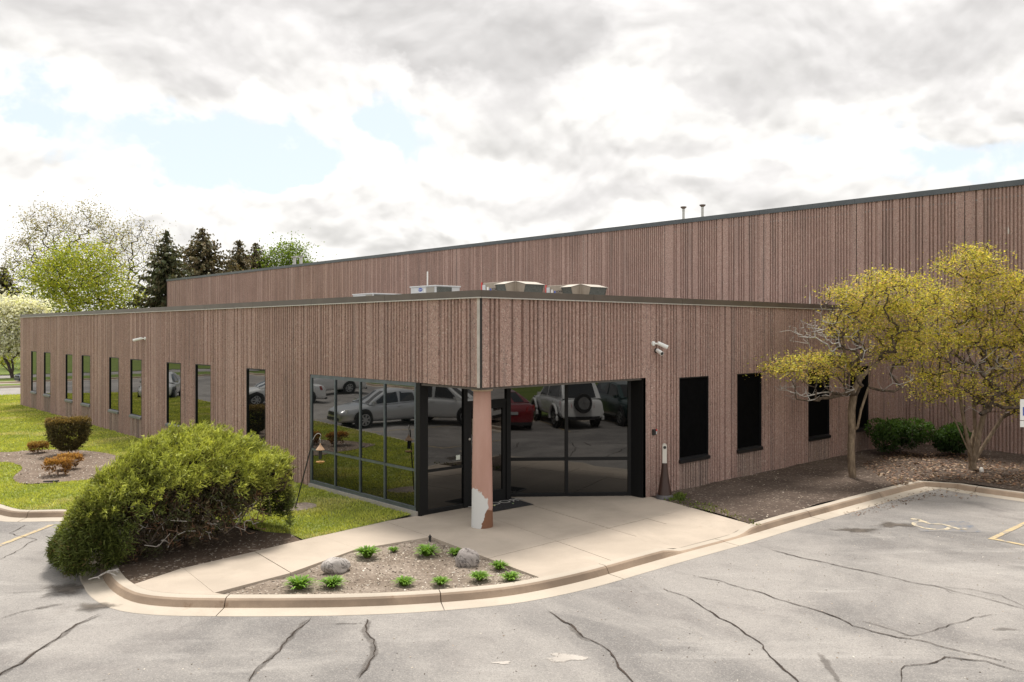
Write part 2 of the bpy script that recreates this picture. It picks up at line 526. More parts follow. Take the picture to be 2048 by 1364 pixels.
M['asphalt'] = asphalt()
def feathered(name, col, lo, hi, nsc, amt, opac=1.0, var=.3):
    """thin surface mark whose edge crumbles away: Col runs from 0 at its rim to 1 along its middle"""
    m, t = newmat(name)
    p = t.n('ShaderNodeTexCoord').outputs['Object']
    e = t.n('ShaderNodeSeparateColor', {0: t.n('ShaderNodeAttribute', attribute_name='Col').outputs['Color']}).outputs[0]
    n = t.noise(p, nsc, 5.0, .7)
    f = t.mapr(t.math('ADD', e, t.math('MULTIPLY', t.math('SUBTRACT', n, .5), amt)), lo, hi, 0.0, opac)
    c = t.mix(t.mapr(t.noise(p, 6.0, 4.0, .6), .3, .7), tuple(x * (1 - var) for x in col), tuple(x * (1 + var) for x in col))
    b = t.n('ShaderNodeBsdfPrincipled', {'Base Color': c, 'Roughness': .93, 'Specular IOR Level': .2})
    t.out(t.n('ShaderNodeMixShader', {0: f, 1: t.n('ShaderNodeBsdfTransparent').outputs[0], 2: b.outputs[0]}).outputs[0])
    return m
M['crack'] = feathered('asphalt_crack', (.050, .038, .031), .20, .42, 26.0, 1.1)
M['tar'] = feathered('crack_filler_stain', (.150, .133, .120), .15, .70, 9.0, 1.3, .5)
M['oil'] = feathered('damp_stain', (.115, .097, .082), .10, .8, 5.0, 1.3, .8)  # darker asphalt tone that thins out toward its rim
M['pale_patch'] = feathered('pale_worn_patch', (.46, .42, .38), .10, .45, 12.0, 1.1, .85, .12)

def paint_worn(name, c, lo, hi, under=(.24, .22, .205)):
    m, t = newmat(name)
    p = t.n('ShaderNodeTexCoord').outputs['Object']
    n = t.noise(p, 7.0, 7.0, .72)
    col = t.mix(t.mapr(n, lo, hi), under, c)
    b = t.n('ShaderNodeBsdfPrincipled', {'Base Color': col, 'Roughness': .85})
    t.out(b.outputs[0])
    return m
M['yellow'] = paint_worn('worn_yellow_line_paint', (.47, .36, .20), .36, .54)
M['symbol'] = paint_worn('worn_cream_symbol_paint', (.52, .44, .30), .42, .54)
M['bluepad'] = paint_worn('worn_blue_pad_paint', (.10, .125, .165), .50, .66, (.20, .185, .175))

def soil(name, a, b_, chips=.3, cs=26.0):
    m, t = newmat(name)
    p = t.n('ShaderNodeTexCoord').outputs['Object']
    big = t.noise(p, .9, 5.0, .6, .4)
    fine = t.noise(p, 22.0, 6.0, .75)
    vor = t.n('ShaderNodeTexVoronoi', {'Vector': p, 'Scale': cs}, feature='F1')
    sp = t.n('ShaderNodeSeparateColor', {0: vor.outputs['Color']})
    c = t.mix(t.mapr(big, .34, .66), a, b_)
    c = t.mix(t.mapr(fine, .35, .7, 0, .55), c, tuple(x * .55 for x in a))
    c = t.mix(t.mapr(sp.outputs[0], .90, .98, 0, chips), c, (.52, .44, .36))
    bn = t.n('ShaderNodeBump', {'Strength': .9, 'Distance': .03, 'Height': fine})
    b = t.n('ShaderNodeBsdfPrincipled', {'Base Color': c, 'Roughness': .95, 'Specular IOR Level': .2, 'Normal': bn.outputs[0]})
    t.out(b.outputs[0])
    return m
M['soil'] = soil('dark_bed_soil', (.085, .062, .049), (.135, .100, .080), .35)
M['soil_dry'] = soil('dry_crusted_soil', (.215, .168, .130), (.37, .305, .25), .6, 30.0)
M['soil_mulch'] = soil('dry_mulch_soil', (.185, .138, .105), (.255, .195, .152), .4)
M['soil_bush'] = soil('brown_needle_litter', (.115, .082, .060), (.165, .118, .088), .5, 20.0)

def turf(name, a, b_, dry):
    m, t = newmat(name)
    p = t.n('ShaderNodeTexCoord').outputs['Object']
    big = t.noise(p, .5, 5.0, .6, .4)
    mid = t.noise(p, 3.0, 5.0, .65)
    fine = t.noise(p, 60.0, 3.0, .7)
    c = t.mix(t.mapr(big, .35, .65), a, b_)
    c = t.mix(t.mapr(mid, .55, .78, 0, .6), c, dry)
    c = t.mix(t.mapr(fine, .35, .75, 0, .6), c, tuple(x * .5 for x in a))
    bn = t.n('ShaderNodeBump', {'Strength': .8, 'Distance': .03, 'Height': fine})
    b = t.n('ShaderNodeBsdfPrincipled', {'Base Color': c, 'Roughness': .9, 'Specular IOR Level': .2, 'Normal': bn.outputs[0]})
    t.out(b.outputs[0])
    return m
M['turf'] = turf('lawn_turf', (.21, .25, .058), (.30, .325, .082), (.40, .36, .17))
M['turf_far'] = turf('far_turf', (.12, .17, .032), (.17, .21, .045), (.24, .24, .10))

def leafmat(name, tint=(1, 1, 1), trans=.4, rough=.6, spec=.3):
    m, t = newmat(name)
    col = t.n('ShaderNodeAttribute', attribute_name='Col').outputs['Color']
    p = t.n('ShaderNodeTexCoord').outputs['Object']
    col = t.mix(1.0, col, (*tint,), 'MULTIPLY')
    b = t.n('ShaderNodeBsdfPrincipled', {'Base Color': col, 'Roughness': rough, 'Specular IOR Level': spec})
    tr = t.n('ShaderNodeBsdfTranslucent', {'Color': t.mix(1.0, col, (1.1, 1.08, .6), 'MULTIPLY')})
    mx = t.n('ShaderNodeMixShader', {0: trans, 1: b.outputs[0], 2: tr.outputs[0]})
    t.out(mx.outputs[0])
    return m
M['leaf'] = leafmat('broad_leaf', trans=.42)
M['needle'] = leafmat('needle_spray', trans=.18)
M['grass'] = leafmat('grass_blade', trans=.35)
M['petal'] = leafmat('white_blossom', trans=.55)
def bark(name, a, b_, sc=14.0):
    m, t = newmat(name)
    p = t.n('ShaderNodeTexCoord').outputs['Object']
    n = t.noise(t.vmath('MULTIPLY', p, (1, 1, .3)), sc, 6.0, .7, .4)
    c = t.mix(t.mapr(n, .35, .68), a, b_)
    bn = t.n('ShaderNodeBump', {'Strength': .7, 'Distance': .02, 'Height': n})
    b = t.n('ShaderNodeBsdfPrincipled', {'Base Color': c, 'Roughness': .92, 'Specular IOR Level': .2, 'Normal': bn.outputs[0]})
    t.out(b.outputs[0])
    return m
M['bark'] = bark('tan_bark', (.125, .090, .062), (.27, .205, .14))
M['bark_dark'] = bark('dark_bark', (.045, .036, .029), (.11, .088, .07))
M['branch'] = bark('brown_branch', (.055, .042, .032), (.135, .10, .072))
M['twig_gray'] = bark('bleached_dead_twig', (.30, .275, .25), (.46, .43, .40))
M['twig_brown'] = bark('dead_brown_twig', (.14, .085, .055), (.27, .17, .11))
def rock(name, a, b_):
    m, t = newmat(name)
    p = t.n('ShaderNodeTexCoord').outputs['Object']
    n = t.noise(p, 5.0, 8.0, .72, .5); f = t.noise(p, 38.0, 4.0, .75)
    vn = t.n('ShaderNodeTexNoise', {'Vector': p, 'Scale': 2.3, 'Detail': 6.0, 'Roughness': .6, 'Distortion': 1.6}).outputs[0]
    c = t.mix(t.mapr(n, .34, .66), a, b_)
    c = t.mix(t.mapr(f, .58, .78, 0, .7), c, tuple(x * .38 for x in a))
    c = t.mix(t.math('MULTIPLY', t.mapr(vn, .47, .50), t.mapr(vn, .53, .50)), c, tuple(x * .45 for x in a))
    bn = t.n('ShaderNodeBump', {'Strength': .8, 'Distance': .02, 'Height': t.math('ADD', n, t.math('MULTIPLY', f, .4))})
    b = t.n('ShaderNodeBsdfPrincipled', {'Base Color': c, 'Roughness': .9, 'Specular IOR Level': .2, 'Normal': bn.outputs[0]})
    t.out(b.outputs[0])
    return m
M['stone'] = rock('speckled_boulder', (.25, .22, .205), (.40, .36, .335))
M['white_paint'] = plain('white_paint', (.78, .77, .74), .45)
M['cam_white'] = plain('white_plastic', (.80, .80, .78), .35)
M['black_plastic'] = plain('black_plastic', (.02, .02, .02), .45)
M['unit_gray'] = plain('light_gray_cabinet', (.55, .56, .57), .45, .1, var=.05)
M['unit_beige'] = plain('taupe_cabinet', (.33, .275, .22), .5, .1, var=.06)
M['unit_mesh'] = plain('dark_coil_mesh', (.10, .105, .095), .6, .3, var=.3, vscale=30.0)
M['red'] = plain('red_plastic', (.62, .03, .03), .4)
M['blue'] = plain('blue_print', (.05, .10, .42), .5)
M['ink'] = plain('dark_print', (.02, .02, .025), .5)
M['galv'] = plain('galvanized_pipe', (.45, .44, .42), .5, .6, var=.15)
M['rust'] = plain('brown_vent_cap', (.12, .085, .07), .6, .3)
# ================================================================== BUILDINGS
HB, HT = 4.43, 8.20           # parapet heights of the low office wing and the tall warehouse
XT = 18.3                     # where the office wing meets the warehouse wall
YA = 33.5                     # length of the office wing
axA = lambda s, d, z: (-d, s, z)
axB = lambda s, d, z: (s, -d, z)
axT = lambda s, d, z: (XT - d, s, z)

def abox(mb, ax, s0, s1, d0, d1, z0, z1, mi=0):
    P = [ax(s, d, z) for z in (z0, z1) for s, d in ((s0, d0), (s1, d0), (s1, d1), (s0, d1))]
    return mb.hexa(P, mi)

def rib_profile(s0, s1, seed, big=1.0):
    """random fluted relief: flats, single and clustered ribs between grooves"""
    rd = random.Random(seed)
    pts = [(s0, 0.0)]
    s = s0 + .05
    def groove(w_, dp):
        nonlocal s
        e = min(.012, w_ * .3)
        pts.extend([(s, 0.0), (s + e, -dp), (s + w_ - e, -dp), (s + w_, 0.0)])
        s += w_
    while s < s1 - .45:
        k = rd.random()
        if k < .22:
            s += rd.uniform(.13, .24) * big
            groove(rd.uniform(.05, .07), .055)
        elif k < .60:
            s += rd.uniform(.07, .16) * big
            for _ in range(rd.choice((2, 3, 3, 4))):
                groove(rd.uniform(.046, .06), .05)
                s += rd.uniform(.045, .06)
        elif k < .93:
            for _ in range(rd.choice((4, 5, 6, 8))):
                s += rd.uniform(.042, .062)
                groove(rd.uniform(.042, .056), .045)
                if s > s1 - .35:
                    break
        else:
            s += rd.uniform(.06, .10)
            groove(rd.uniform(.08, .13), .036)
    pts.append((s1, 0.0))
    return pts

def rib_panel(parent, ax, s0, s1, z0, z1, holes, mats, seed, flip=False, big=1.0):
    prof = rib_profile(s0, s1, seed, big)
    cuts = sorted({c for h in holes for c in h[:2] if s0 < c < s1})
    out = []
    for i, (s, d) in enumerate(prof):
        out.append((s, d))
        if i + 1 < len(prof):
            s2, d2 = prof[i + 1]
            for c in cuts:
                if s + 1e-4 < c < s2 - 1e-4:
                    out.append((c, d + (d2 - d) * (c - s) / (s2 - s)))
    V, F, Mi = [], [], []
    for (a, da), (b, db) in zip(out, out[1:]):
        if b - a < 1e-5 and abs(da - db) < 1e-6:
            continue
        mid = (a + b) / 2
        zs = [(z0, z1, 0)]
        for ha, hb, hz0, hz1 in holes:
            if ha < mid < hb:
                nz = []
                for p, q, m_ in zs:
                    if hz0 > p + .01: nz.append((p, min(q, hz0), 1 if hz0 > .4 else 0))
                    if hz1 < q - .01: nz.append((max(p, hz1), q, m_))
                zs = nz
        for p, q, m_ in zs:
            n = len(V)
            V += [ax(a, da, p), ax(b, db, p), ax(b, db, q), ax(a, da, q)]
            F.append((n, n + 1, n + 2, n + 3) if flip else (n + 3, n + 2, n + 1, n))
            Mi.append(m_)
    return np_mesh('wall_panel', V, F, mats, mi=Mi, parent=parent)

def window(parent, ax, sa, sb, za, zb, mats, rec=.035, label=None, sill_h=.07):
    """frame with reveal, one pane, sloping sill"""
    fr, gl, si = mats
    m = MB()
    t = .028
    abox(m, ax, sa, sa + t, -rec - .05, -.002, za, zb); abox(m, ax, sb - t, sb, -rec - .05, -.002, za, zb)
    abox(m, ax, sa + t, sb - t, -rec - .05, -.002, zb - t, zb)
    abox(m, ax, sa + t, sb - t, -rec - .05, -rec + .02, za, za + .05)
    f = m.build('window', fr, parent)
    if label: f['label'] = label
    m = MB(); abox(m, ax, sa + t, sb - t, -rec - .03, -rec, za + .05, zb - t)
    m.build('pane', gl, f)
    m = MB()
    a, b = sa - .015, sb + .015
    P = [ax(s, d, z) for s, d, z in ((a, -rec + .02, za - sill_h + .02), (b, -rec + .02, za - sill_h + .02), (b, .045, za - sill_h), (a, .045, za - sill_h),
                                     (a, -rec + .02, za + .035), (b, -rec + .02, za + .035), (b, .045, za + .0), (a, .045, za + .0))]
    m.hexa(P)
    m.build('sill', si, f)
    return f

def coping(parent, pts_ax, s0, s1, ztop, h, mats, step=3.05, back=.26, sgn=1):
    s = s0
    while s < s1 - .05:
        e = min(s + step, s1)
        m = MB()
        abox(m, pts_ax, s + .004, e - .004, -back, .035, ztop - h, ztop, 0)
        abox(m, pts_ax, s + .004, e - .004, -.02, .048, ztop - h - .022, ztop - h - .002, 1)
        m.build('coping', mats, parent)
        s = e

# ---- low office wing
office = thing('office_building', (0, 0, 0), 'low wing of ribbed brown concrete with narrow windows and a glazed corner entrance', 'building')
WA = [(8.47, 9.56, .71, 2.69), (11.84, 12.94, .76, 2.70), (14.06, 15.20, .75, 2.69), (17.42, 18.52, .78, 2.71), (19.72, 20.75, .80, 2.72),
      (22.98, 24.06, .82, 2.72), (25.26, 26.24, .84, 2.71), (28.51, 29.55, .87, 2.73), (30.77, 31.73, .88, 2.74)]
WBn = [(6.03, 7.20, .69, 2.60), (8.43, 9.57, .68, 2.60), (12.01, 13.22, .67, 2.61), (14.49, 15.72, .69, 2.60)]
SA = (1.60, 6.19, .10, 2.655)                 # storefront opening in the long wall (plus the void under the corner)
SBH = (0.0, 4.72, .0, 2.645)
jA = [0.0, 1.59, 10.72, 16.32, 21.86, 27.36, YA]
mw = [M['wall'], M['wall_stained']]
hA = WA + [(1.59, 6.19, -1, 2.655), (0.0, 1.59, -1, 2.65)]
for i in range(len(jA) - 1):
    rib_panel(office, axA, jA[i] + (.006 if i else .055), jA[i + 1] - .006, -.15, HB - .1, hA, mw, 40 + i)
jB = [0.0, 4.98, 10.72, XT]
hB = WBn + [(0.0, 4.72, -1, 2.645)]
for i in range(len(jB) - 1):
    rib_panel(office, axB, jB[i] + (.006 if i else .055), jB[i + 1] - .006, -.15, HB - .1, hB, mw, 60 + i, flip=True)
for j in jA[1:-1]:                             # dark backing of the panel joints
    m = MB(); abox(m, axA, j - .16, j + .16, -.095, -.068, -.1 if j > 7 else 2.66, HB - .12); m.build('joint_backing', M['dark_gap'], office)
for j in jB[1:-1]:
    m = MB(); abox(m, axB, j - .16, j + .16, -.095, -.068, -.1, HB - .12); m.build('joint_backing', M['dark_gap'], office)
m = MB()                                       # sealed corner joint of the two fascia panels
m.prism([(-.004, .082), (-.004, .012), (.02, .012), (.02, .082)], 2.64, HB - .13)
m.build('corner_sealant', M['joint'], office)
m = MB(); m.prism([(.006, .012), (.012, .004), (.06, .004), (.06, .02), (.02, .03)], 2.64, HB - .13)
m.build('corner_joint', M['dark_gap'], office)
for (a, b, c, d) in WA:
    window(office, axA, a, b, c, d, (M['black_frame'], M['glass'], M['sill']))
for (a, b, c, d) in WBn:
    window(office, axB, a, b, c, d, (M['black_frame'], M['screen'], M['sill_dark']), rec=.05)
coping(office, axA, -.036, YA, HB, .125, [M['coping'], M['drip']])
coping(office, axB, -.036 + .036 + .004, XT, HB, .125, [M['coping'], M['drip']])
MB().poly([(.062, .062, 4.06), (XT, .062, 4.06), (XT, YA, 4.06), (.062, YA, 4.06)]).build('roof', M['roofing'], office)
m = MB(); m.prism([(.0, YA + .0), (XT, YA), (XT, YA + .2), (.0, YA + .2)], -.1, HB - .13); m.build('rear_wall', M['wall'], office)
m = MB()                                       # lintel edge under the fascia and the soffit of the recess
m.prism([(.036, .036), (4.70, .036), (4.70, .10), (.10, .10), (.10, 1.88), (.036, 1.88)], 2.60, 2.64)
m.prism([(.10, .10), (4.72, .10), (4.72, .5), (2.75, 2.3), (2.75, 2.6), (.10, 2.2)], 2.655, 2.70, bottom=True)
m.build('soffit', M['soffit'], office)

# ---- glazed entrance
mf, msl = M['black_frame'], M['steel_frame']
sf = MB()
abox(sf, axA, 1.97, 6.185, -.10, -.012, 2.575, 2.65); abox(sf, axA, 1.97, 6.185, -.10, .0, .09, .165)
abox(sf, axA, 6.12, 6.187, -.10, -.006, .165, 2.575)
store = sf.build('storefront', msl, office, label='slate framed glazing of eight panes facing the lawn')
muls = [1.985, 3.075, 4.02, 5.055, 6.12]
for k, y in enumerate(muls[:-1]):
    m = MB(); abox(m, axA, y, y + .04, -.10, -.002, .165, 2.575); m.build('mullion', msl, store)
for k in range(4):
    a, b = muls[k] + .04, muls[k + 1]
    m = MB(); abox(m, axA, a, b, -.10, -.010, .87, .92); m.build('rail', msl, store)
    for z0, z1 in ((.165, .865), (.925, 2.575)):
        m = MB(); abox(m, axA, a, b, -.055, -.030, z0, z1); m.build('pane', M['glass'], store)
m = MB(); abox(m, axA, 1.9, 6.2, -.14, .035, -.12, .088); m.build('foundation_ledge', M['base'], office)
YV = 1.86
m = MB()                                       # dark corner post and the frame of the door bay
m.box((.002, YV - .02, 0), (.11, 1.975, 2.65)); m.box((.11, YV, 0), (.22, YV + .1, 2.65))
m.box((.22, YV, 0), (1.14, YV + .1, .09)); m.box((.22, YV, 2.56), (2.6, YV + .1, 2.655))
m.box((1.14, YV - .01, 0), (1.24, YV + .1, 2.56)); m.box((1.24, YV, 2.14), (2.34, YV + .1, 2.21))
m.box((2.34, YV - .01, 0), (2.46, YV + .1, 2.56))
bay = m.build('door_bay', mf, office)
m = MB(); m.box((.22, YV + .02, .84), (1.14, YV + .09, .90)); m.build('rail', mf, bay)
for a, b, z0, z1 in ((.22, 1.14, .09, .84), (.22, 1.14, .90, 2.56), (1.24, 2.34, 2.21, 2.56)):
    m = MB(); m.box((a, YV + .03, z0), (b, YV + .06, z1)); m.build('pane', M['glass_dark'], bay)
m = MB(); m.box((.96, YV + .022, 1.02), (1.06, YV + .029, 1.115)); m.build('paper_notice', plain('pale_paper', (.62, .66, .60), .7), bay)
m = MB()
m.box((1.24, YV + .015, .01), (1.36, YV + .08, 2.14)); m.box((2.24, YV + .015, .01), (2.34, YV + .08, 2.14))
m.box((1.36, YV + .015, .01), (2.24, YV + .08, .26)); m.box((1.36, YV + .015, 2.02), (2.24, YV + .08, 2.14))
door = m.build('door', mf, office, label='black framed glass entrance door partly behind the column')
m = MB(); m.box((1.36, YV + .04, .26), (2.24, YV + .055, 2.02)); m.build('pane', M['glass_dark'], door)
m = MB(); m.tube([(1.43, YV - .03, .98), (1.43, YV - .03, 1.26)], .012, 8); m.tube([(1.43, YV - .03, 1.0), (1.43, YV + .03, 1.0)], .008, 6); m.tube([(1.43, YV - .03, 1.24), (1.43, YV + .03, 1.24)], .008, 6)
m.build('handle', M['white_paint'], door)
m = MB(); m.lathe([(.025, -.006), (.025, .012)], (1.30, YV, 1.42), 12, axis='Y'); m.build('lock', M['drip'], door)
m = MB()
for a, b, c, d in ((1.40, 1.78, 1.86, 1.885), (1.40, 1.78, 1.56, 1.585), (1.40, 1.425, 1.585, 1.86), (1.755, 1.78, 1.585, 1.86)):
    m.box((a, YV + .0, c - .05), (b, YV + .036, d - .05))
sg = m.build('sign_frame', plain('cream_sign_frame', (.70, .62, .48), .5), door)
mt = plain('figure_gray_print', (.36, .36, .38), .6)
for nm, pts in (('sign_frame_figure', [(1.50, 1.60), (1.66, 1.60), (1.70, 1.68), (1.70, 1.80), (1.50, 1.80)]),):
    m = MB(); m.prism([(x, z) for x, z in pts], 0, .004)
    m.v = [(x, YV + .034 - z, y - .05) for x, y, z in m.v]
    m.build('sign_figure', mt, door)
# angled glazing between the door bay and the short wall
PD0, PD1 = (2.52, 2.16), (4.715, .36)
LD = math.hypot(PD1[0] - PD0[0], PD1[1] - PD0[1]); TD = ((PD1[0] - PD0[0]) / LD, (PD1[1] - PD0[1]) / LD); ND = (TD[1], -TD[0])
axD = lambda s, d, z: (PD0[0] + TD[0] * s + ND[0] * d, PD0[1] + TD[1] * s + ND[1] * d, z)
m = MB()
abox(m, axD, -.22, .06, -.10, .02, 0, 2.66); abox(m, axD, LD - .055, LD + .02, -.10, .012, 0, 2.66)
abox(m, axD, .06, LD - .055, -.10, .0, 2.575, 2.66); abox(m, axD, .06, LD - .055, -.10, .006, 0, .075)
ang = m.build('angled_storefront', mf, office, label='black framed glazing of four panes set at an angle beside the door')
m = MB(); abox(m, axD, LD / 2 - .05, LD / 2 + .02, -.10, .022, .075, 2.575); m.build('mullion', mf, ang)
for a, b in ((.06, LD / 2 - .05), (LD / 2 + .02, LD - .055)):
    m = MB(); abox(m, axD, a, b, -.10, .008, .80, .865); m.build('rail', mf, ang)
    for z0, z1 in ((.075, .80), (.865, 2.575)):
        m = MB(); abox(m, axD, a, b, -.065, -.035, z0, z1); m.build('pane', M['glass_dark'], ang)
m = MB(); m.box((4.712, .0, 0), (4.80, .42, 2.645)); m.build('jamb', mf, office)

# white building number over the door, mostly behind the column
def text_mesh(txt, size, depth=.003, align='CENTER'):
    c = bpy.data.curves.new('lettering', 'FONT')
    c.body = txt; c.size = size; c.extrude = depth; c.align_x = align; c.align_y = 'CENTER'
    o = bpy.data.objects.new('lettering', c)
    me = bpy.data.meshes.new_from_object(o)
    bpy.data.objects.remove(o); bpy.data.curves.remove(c)
    return me
def lettering(txt, size, mat, basis, parent, name='lettering', depth=.003):
    """basis: (origin, right vector, up vector) in the world"""
    me = text_mesh(txt, size, depth)
    o_, r_, u_ = (Vector(v) for v in basis)
    n_ = r_.cross(u_)
    Mx = Matrix((( r_.x, u_.x, n_.x, o_.x), (r_.y, u_.y, n_.y, o_.y), (r_.z, u_.z, n_.z, o_.z), (0, 0, 0, 1)))
    me.transform(Matrix.Translation(-ORG[parent.name]) @ Mx)
    me.materials.clear(); me.materials.append(mat)
    return link(name, me, parent)
for z_ in (2.33, 2.44):
    MB().box((1.455, YV + .020, z_), (1.52, YV + .029, z_ + .055)).build('number_decal', M['white_paint'], bay)

# ---- column with peeling paint
def column_mat():
    mt, t = newmat('patched_pink_column_paint')
    p = t.n('ShaderNodeTexCoord').outputs['Object']
    s = t.n('ShaderNodeSeparateXYZ', {0: p})
    # across the visible side: u runs from the long-wall side to the short-wall side
    u = t.math('ADD', t.math('MULTIPLY', s.outputs[0], RGT[0] / .2), t.math('MULTIPLY', s.outputs[1], RGT[1] / .2))
    n = t.noise(p, 7.0, 5.0, .6)
    nn = t.math('MULTIPLY', t.math('SUBTRACT', n, .5), .35)
    # bare white filler below a ragged edge, brown primer where the filler has broken away
    edge = t.math('SUBTRACT', .75, t.math('MULTIPLY', t.mapr(u, -.5, .65), .20))
    prim = t.math('ADD', t.math('MULTIPLY', t.math('ADD', u, .12), .56), nn)
    white = t.mapr(t.math('SUBTRACT', t.math('ADD', edge, nn), s.outputs[2]), -.010, .010)
    white = t.math('MULTIPLY', white, t.mapr(t.math('ADD', u, t.math('MULTIPLY', nn, 1.6)), .62, .56))
    white = t.math('MULTIPLY', white, t.mapr(t.math('SUBTRACT', s.outputs[2], prim), -.010, .010))
    brown = t.mapr(t.math('SUBTRACT', t.math('MINIMUM', prim, t.math('ADD', .34, nn)), s.outputs[2]), -.02, .02)
    fade = t.noise(t.vmath('MULTIPLY', p, (4, 4, 1.0)), 1.0, 4.0, .6)
    pink = t.mix(t.mapr(fade, .3, .7), (.41, .235, .185), (.47, .285, .235))
    c = t.mix(brown, pink, (.19, .085, .045))
    c = t.mix(white, c, (.60, .60, .59))
    b = t.n('ShaderNodeBsdfPrincipled', {'Base Color': c, 'Roughness': .7, 'Normal': t.n('ShaderNodeBump', {'Strength': .15, 'Distance': .01, 'Height': n}).outputs[0]})
    t.out(b.outputs[0])
    return mt
m = MB()
prof = [(.205, 0), (.20, .3), (.192, .9), (.178, 1.8), (.165, 2.56)]
m.lathe(prof, (.36, .36, 0.0), 40)
m.v = [(x, y, z) for x, y, z in m.v]
pc = m.build('column', column_mat(), None, origin=(.36, .36, 0), smooth='auto')
pc.parent = office; pc.location = (.36, .36, 0)
ORG[pc.name] = Vector((.36, .36, 0))
m = MB(); m.prism([(.36 + .20 * math.cos(a), .36 + .20 * math.sin(a)) for a in np.linspace(0, 2 * math.pi, 24, endpoint=False)], 2.56, 2.60)
m.build('capital', plain('cream_cap', (.55, .42, .30), .6), pc)

# ---- tall warehouse
ware = thing('warehouse', (XT, 0, 0), 'tall ribbed brown concrete warehouse behind the low wing with gray metal coping', 'building')
YW0, YW1 = -13.0, 64.5
jT = [YW0, -6.45, -1.87, 1.60, 5.14]
while jT[-1] < YW1 - 7:
    jT.append(jT[-1] + 4.57)
jT.append(YW1)
for i in range(len(jT) - 1):
    rib_panel(ware, axT, jT[i] + .012, jT[i + 1] - .012, -.15 if jT[i] < 0.2 else 3.9, HT - .1, [], [M['wall_tall']], 100 + i, big=1.05)
for j in jT[1:-1]:
    m = MB(); abox(m, axT, j - .16, j + .16, -.095, -.068, 0, HT - .12); m.build('joint_backing', M['dark_gap'], ware)
coping(ware, axT, YW0, YW1, HT, .15, [M['coping_gray'], M['coping_gray']], step=3.66)
m = MB(); m.prism([(XT + .04, YW0), (XT + 45, YW0), (XT + 45, YW1), (XT + .04, YW1)], 7.70, 7.75); m.build('roof', M['roofing'], ware)
m = MB()
m.prism([(XT + .0, YW1 - .2), (XT + 45, YW1 - .2), (XT + 45, YW1 + .002), (XT + .0, YW1 + .002)], -.1, HT - .16)
m.build('side_wall', M['wall_tall'], ware)
m = MB()
m.prism([(XT + .04, YW0 + .01), (XT + 45, YW0 + .01), (XT + 45, YW0 + .2), (XT + .04, YW0 + .2)], -.1, HT - .16)
m.build('side_wall', M['wall_tall'], ware)
# lime runs on the warehouse wall
lime = plain('lime_run', (.55, .50, .46), .9, var=.2)
for y, z0, z1, w_ in ((1.95, 4.44, 5.4, .035), (.95, 5.2, 5.75, .04), (-3.1, 6.6, 6.85, .05), (3.3, 4.6, 5.1, .05), (2.6, 5.0, 5.3, .03)):
    P = [axT(y + dy, .0025, z) for dy, z in ((-w_ * .3, z0), (w_ * .35, z0), (w_ * .5, z0 + (z1 - z0) * .4), (w_ * .15, z1), (-w_ * .2, z1 - .1), (-w_ * .5, z0 + (z1 - z0) * .3))]
    MB().poly(P).build('lime_stain', lime, ware)

# ---- roof equipment
def pipe_vent(px, dback, top_py, label, base=7.75, rad=.055, cap=True):
    y = dback
    x = XT + 1.6
    dx, dy = x - CAM[0], y - CAM[1]
    dep = dx * FWD[0] + dy * FWD[1]
    zt = ZA(top_py, dep)
    t = thing('vent_pipe', (x, y, base), label, 'vent pipe', 'vent pipes on the warehouse roof')
    m = MB(); m.lathe([(rad, base), (rad, zt - .06)], (x, y, 0), 12); m.lathe([(rad * 1.8, base), (rad * 1.2, base + .12)], (x, y, 0), 12); m.build('pipe', M['galv'], t, smooth='auto')
    m = MB(); m.lathe([(rad * 1.15, zt - .10), (rad * 2.3, zt - .045), (rad * 2.35, zt - .01), (rad * 1.6, zt)], (x, y, 0), 14); m.build('cap', M['rust'] if cap else M['galv'], t, smooth='auto')
def ywall(px, x):
    k = (px - CX) / FOC
    d0 = (FWD[0] + k * RGT[0], FWD[1] + k * RGT[1])
    tt = (x - CAM[0]) / d0[0]
    return CAM[1] + tt * d0[1]
pipe_vent(0, ywall(1367, XT + 1.6), 413, 'brown capped vent pipe standing lower along the warehouse coping')
pipe_vent(0, ywall(1405, XT + 1.6), 409, 'brown capped vent pipe nearest the yellow leaved trees')
pipe_vent(0, ywall(589, XT + 1.6), 513, 'pale vent pipe beside the dark spruce tops', rad=.11, cap=False)
pipe_vent(0, ywall(602, XT + 1.6), 512, 'pale vent pipe in front of the bright green treetop', rad=.11, cap=False)

